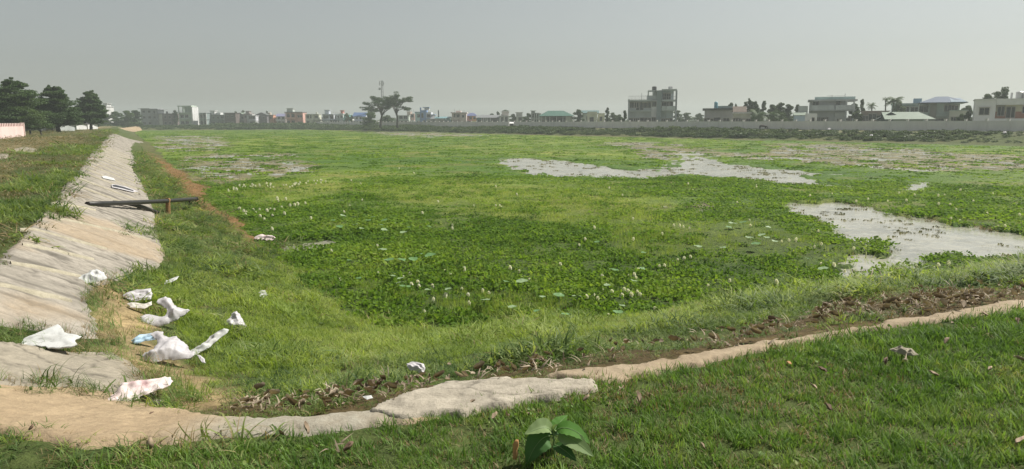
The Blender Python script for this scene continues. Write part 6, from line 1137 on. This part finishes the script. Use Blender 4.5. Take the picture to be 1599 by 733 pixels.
# hazy tree line far away
pts = []; scl = []
for i in range(420):
    px = random.uniform(-150, 1750); D = random.uniform(430, 520); c = at(px, D, -.3); sc = random.uniform(2.2, 4.2); pts.append(tuple(c)); scl.append((sc * 1.6, sc * 1.3, sc * random.uniform(.8, 1.5)))
n = len(pts); scatter('distant_tree_line', 'hazy line of trees beyond the village', 'trees', np.array(pts), rots(n, .1), np.array(scl), RNG.integers(0, 4, n), tbu)

# ------------------------------------------------------------------ grazing animal by the wall
MCOW = plain('dark_hide', (.025, .02, .018), .8, 0, .3, 4)
def skin(name, verts, edges, radii, parent, mat, root=0):
    me = bpy.data.meshes.new(name); me.from_pydata(verts, edges, []); o = link(name, me, parent); me.materials.append(mat); md = o.modifiers.new('skin', 'SKIN'); md.use_smooth_shade = True; o.modifiers.new('sub', 'SUBSURF').render_levels = 1
    for i, r in enumerate(radii): me.skin_vertices[0].data[i].radius = (r, r) if not isinstance(r, tuple) else r
    me.skin_vertices[0].data[root].use_root = True; return o
P = at(1192, 140.5, 0); gz = float(T(P.x, P.y)); an = empty('cow', (P.x, P.y, gz - .02), .12); tag(an, 'small dark cow grazing with lowered head on the bank before the wall', 'cow')
v = [(-.55, 0, .80), (-.2, 0, .78), (.2, 0, .77), (.5, 0, .82), (.78, 0, .62), (.98, 0, .30), (1.10, 0, .14),
     (-.60, .14, .52), (-.68, .14, .30), (-.62, .14, .03), (-.60, -.14, .52), (-.66, -.14, .30), (-.52, -.14, .03), (.48, .13, .48), (.50, .13, .28), (.47, .13, .03), (.50, -.13, .48), (.56, -.13, .28), (.60, -.13, .03), (-.72, 0, .78), (-.82, 0, .5), (-.82, 0, .36), (.94, .12, .40), (.94, -.12, .40)]
e = [(0, 1), (1, 2), (2, 3), (3, 4), (4, 5), (5, 6), (0, 7), (7, 8), (8, 9), (0, 10), (10, 11), (11, 12), (3, 13), (13, 14), (14, 15), (3, 16), (16, 17), (17, 18), (0, 19), (19, 20), (20, 21), (5, 22), (5, 23)]
skin('body', v, e, [.21, .24, .25, .21, .12, .10, .07, .10, .055, .05, .10, .055, .05, .085, .055, .05, .085, .055, .05, .04, .02, .035, .025, .025], an, MCOW, 1)
# small stray litter far away on the banks
for i, (px, py, lb) in enumerate([(1165, 207, 'white scrap on the far bank below the grazing cow'), (1294, 205, 'white scrap near the top of the far bank right of the cow'), (1360, 215, 'tiny white scrap low on the far bank'), (1568, 211, 'pale scrap on the far bank below the white right house')]):
    crumple('plastic_scrap', [(px - 2.2, py), (px - 1, py - 1.8), (px + 1.5, py - 2), (px + 2.4, py), (px, py + .8)], LW, lb, 'scrap', 40, .4, .6, 90 + i, .25, 10)
# sandy strip on the far left bank and pale patches of the track
for nm, pp in (('sandy_track', [(148, 199.5), (170, 198.4), (200, 197.2), (219, 196.6), (221, 197.4), (205, 198.3), (175, 199.4), (150, 200.6)]), ('pale_track_patch', [(22, 234), (40, 231), (58, 234), (52, 240), (26, 240)]), ('pale_track_patch', [(0, 243), (14, 243), (12, 250), (0, 250)])):
    P = np.array([W(a, b, -.02)[:2] for a, b in pp]); c = P.mean(0); Q = []
    for i in range(len(P)):
        for t in (0, .33, .66): q = P[i] * (1 - t) + P[(i + 1) % len(P)] * t; Q.append(c + (q - c) * random.uniform(.9, 1.1))
    z = [float(T(q[0], q[1])) for q in Q]; zc = float(T(c[0], c[1])); v = [(c[0], c[1], zc + .07)] + [(q[0], q[1], a + .05) for q, a in zip(Q, z)] + [(q[0] + (q[0] - c[0]) * .04, q[1] + (q[1] - c[1]) * .04, a - .1) for q, a in zip(Q, z)]; n = len(Q)
    o = MB().add(v, [(0, 1 + i, 1 + (i + 1) % n) for i in range(n)] + [(1 + i, 1 + n + i, 1 + n + (i + 1) % n, 1 + (i + 1) % n) for i in range(n)]).build(nm, MSAND if nm == 'sandy_track' else MSLAB); tag(o, kind='structure')

# ------------------------------------------------------------------ haze
hm = bpy.data.materials.new('haze_air'); hm.use_nodes = True; nt = hm.node_tree
nt.nodes.remove(nt.nodes['Principled BSDF']); v = nt.nodes.new('ShaderNodeVolumePrincipled'); v.inputs['Density'].default_value = HAZE_DENSITY
v.inputs['Color'].default_value = HAZE_COL; v.inputs['Anisotropy'].default_value = .2
nt.links.new(v.outputs[0], nt.nodes['Material Output'].inputs['Volume'])
hz = MB().box(-1600, 1600, -1600, 1600, -4.5, 34).build('haze', hm); tag(hz, 'pale haze in the air', 'haze', kind='stuff')
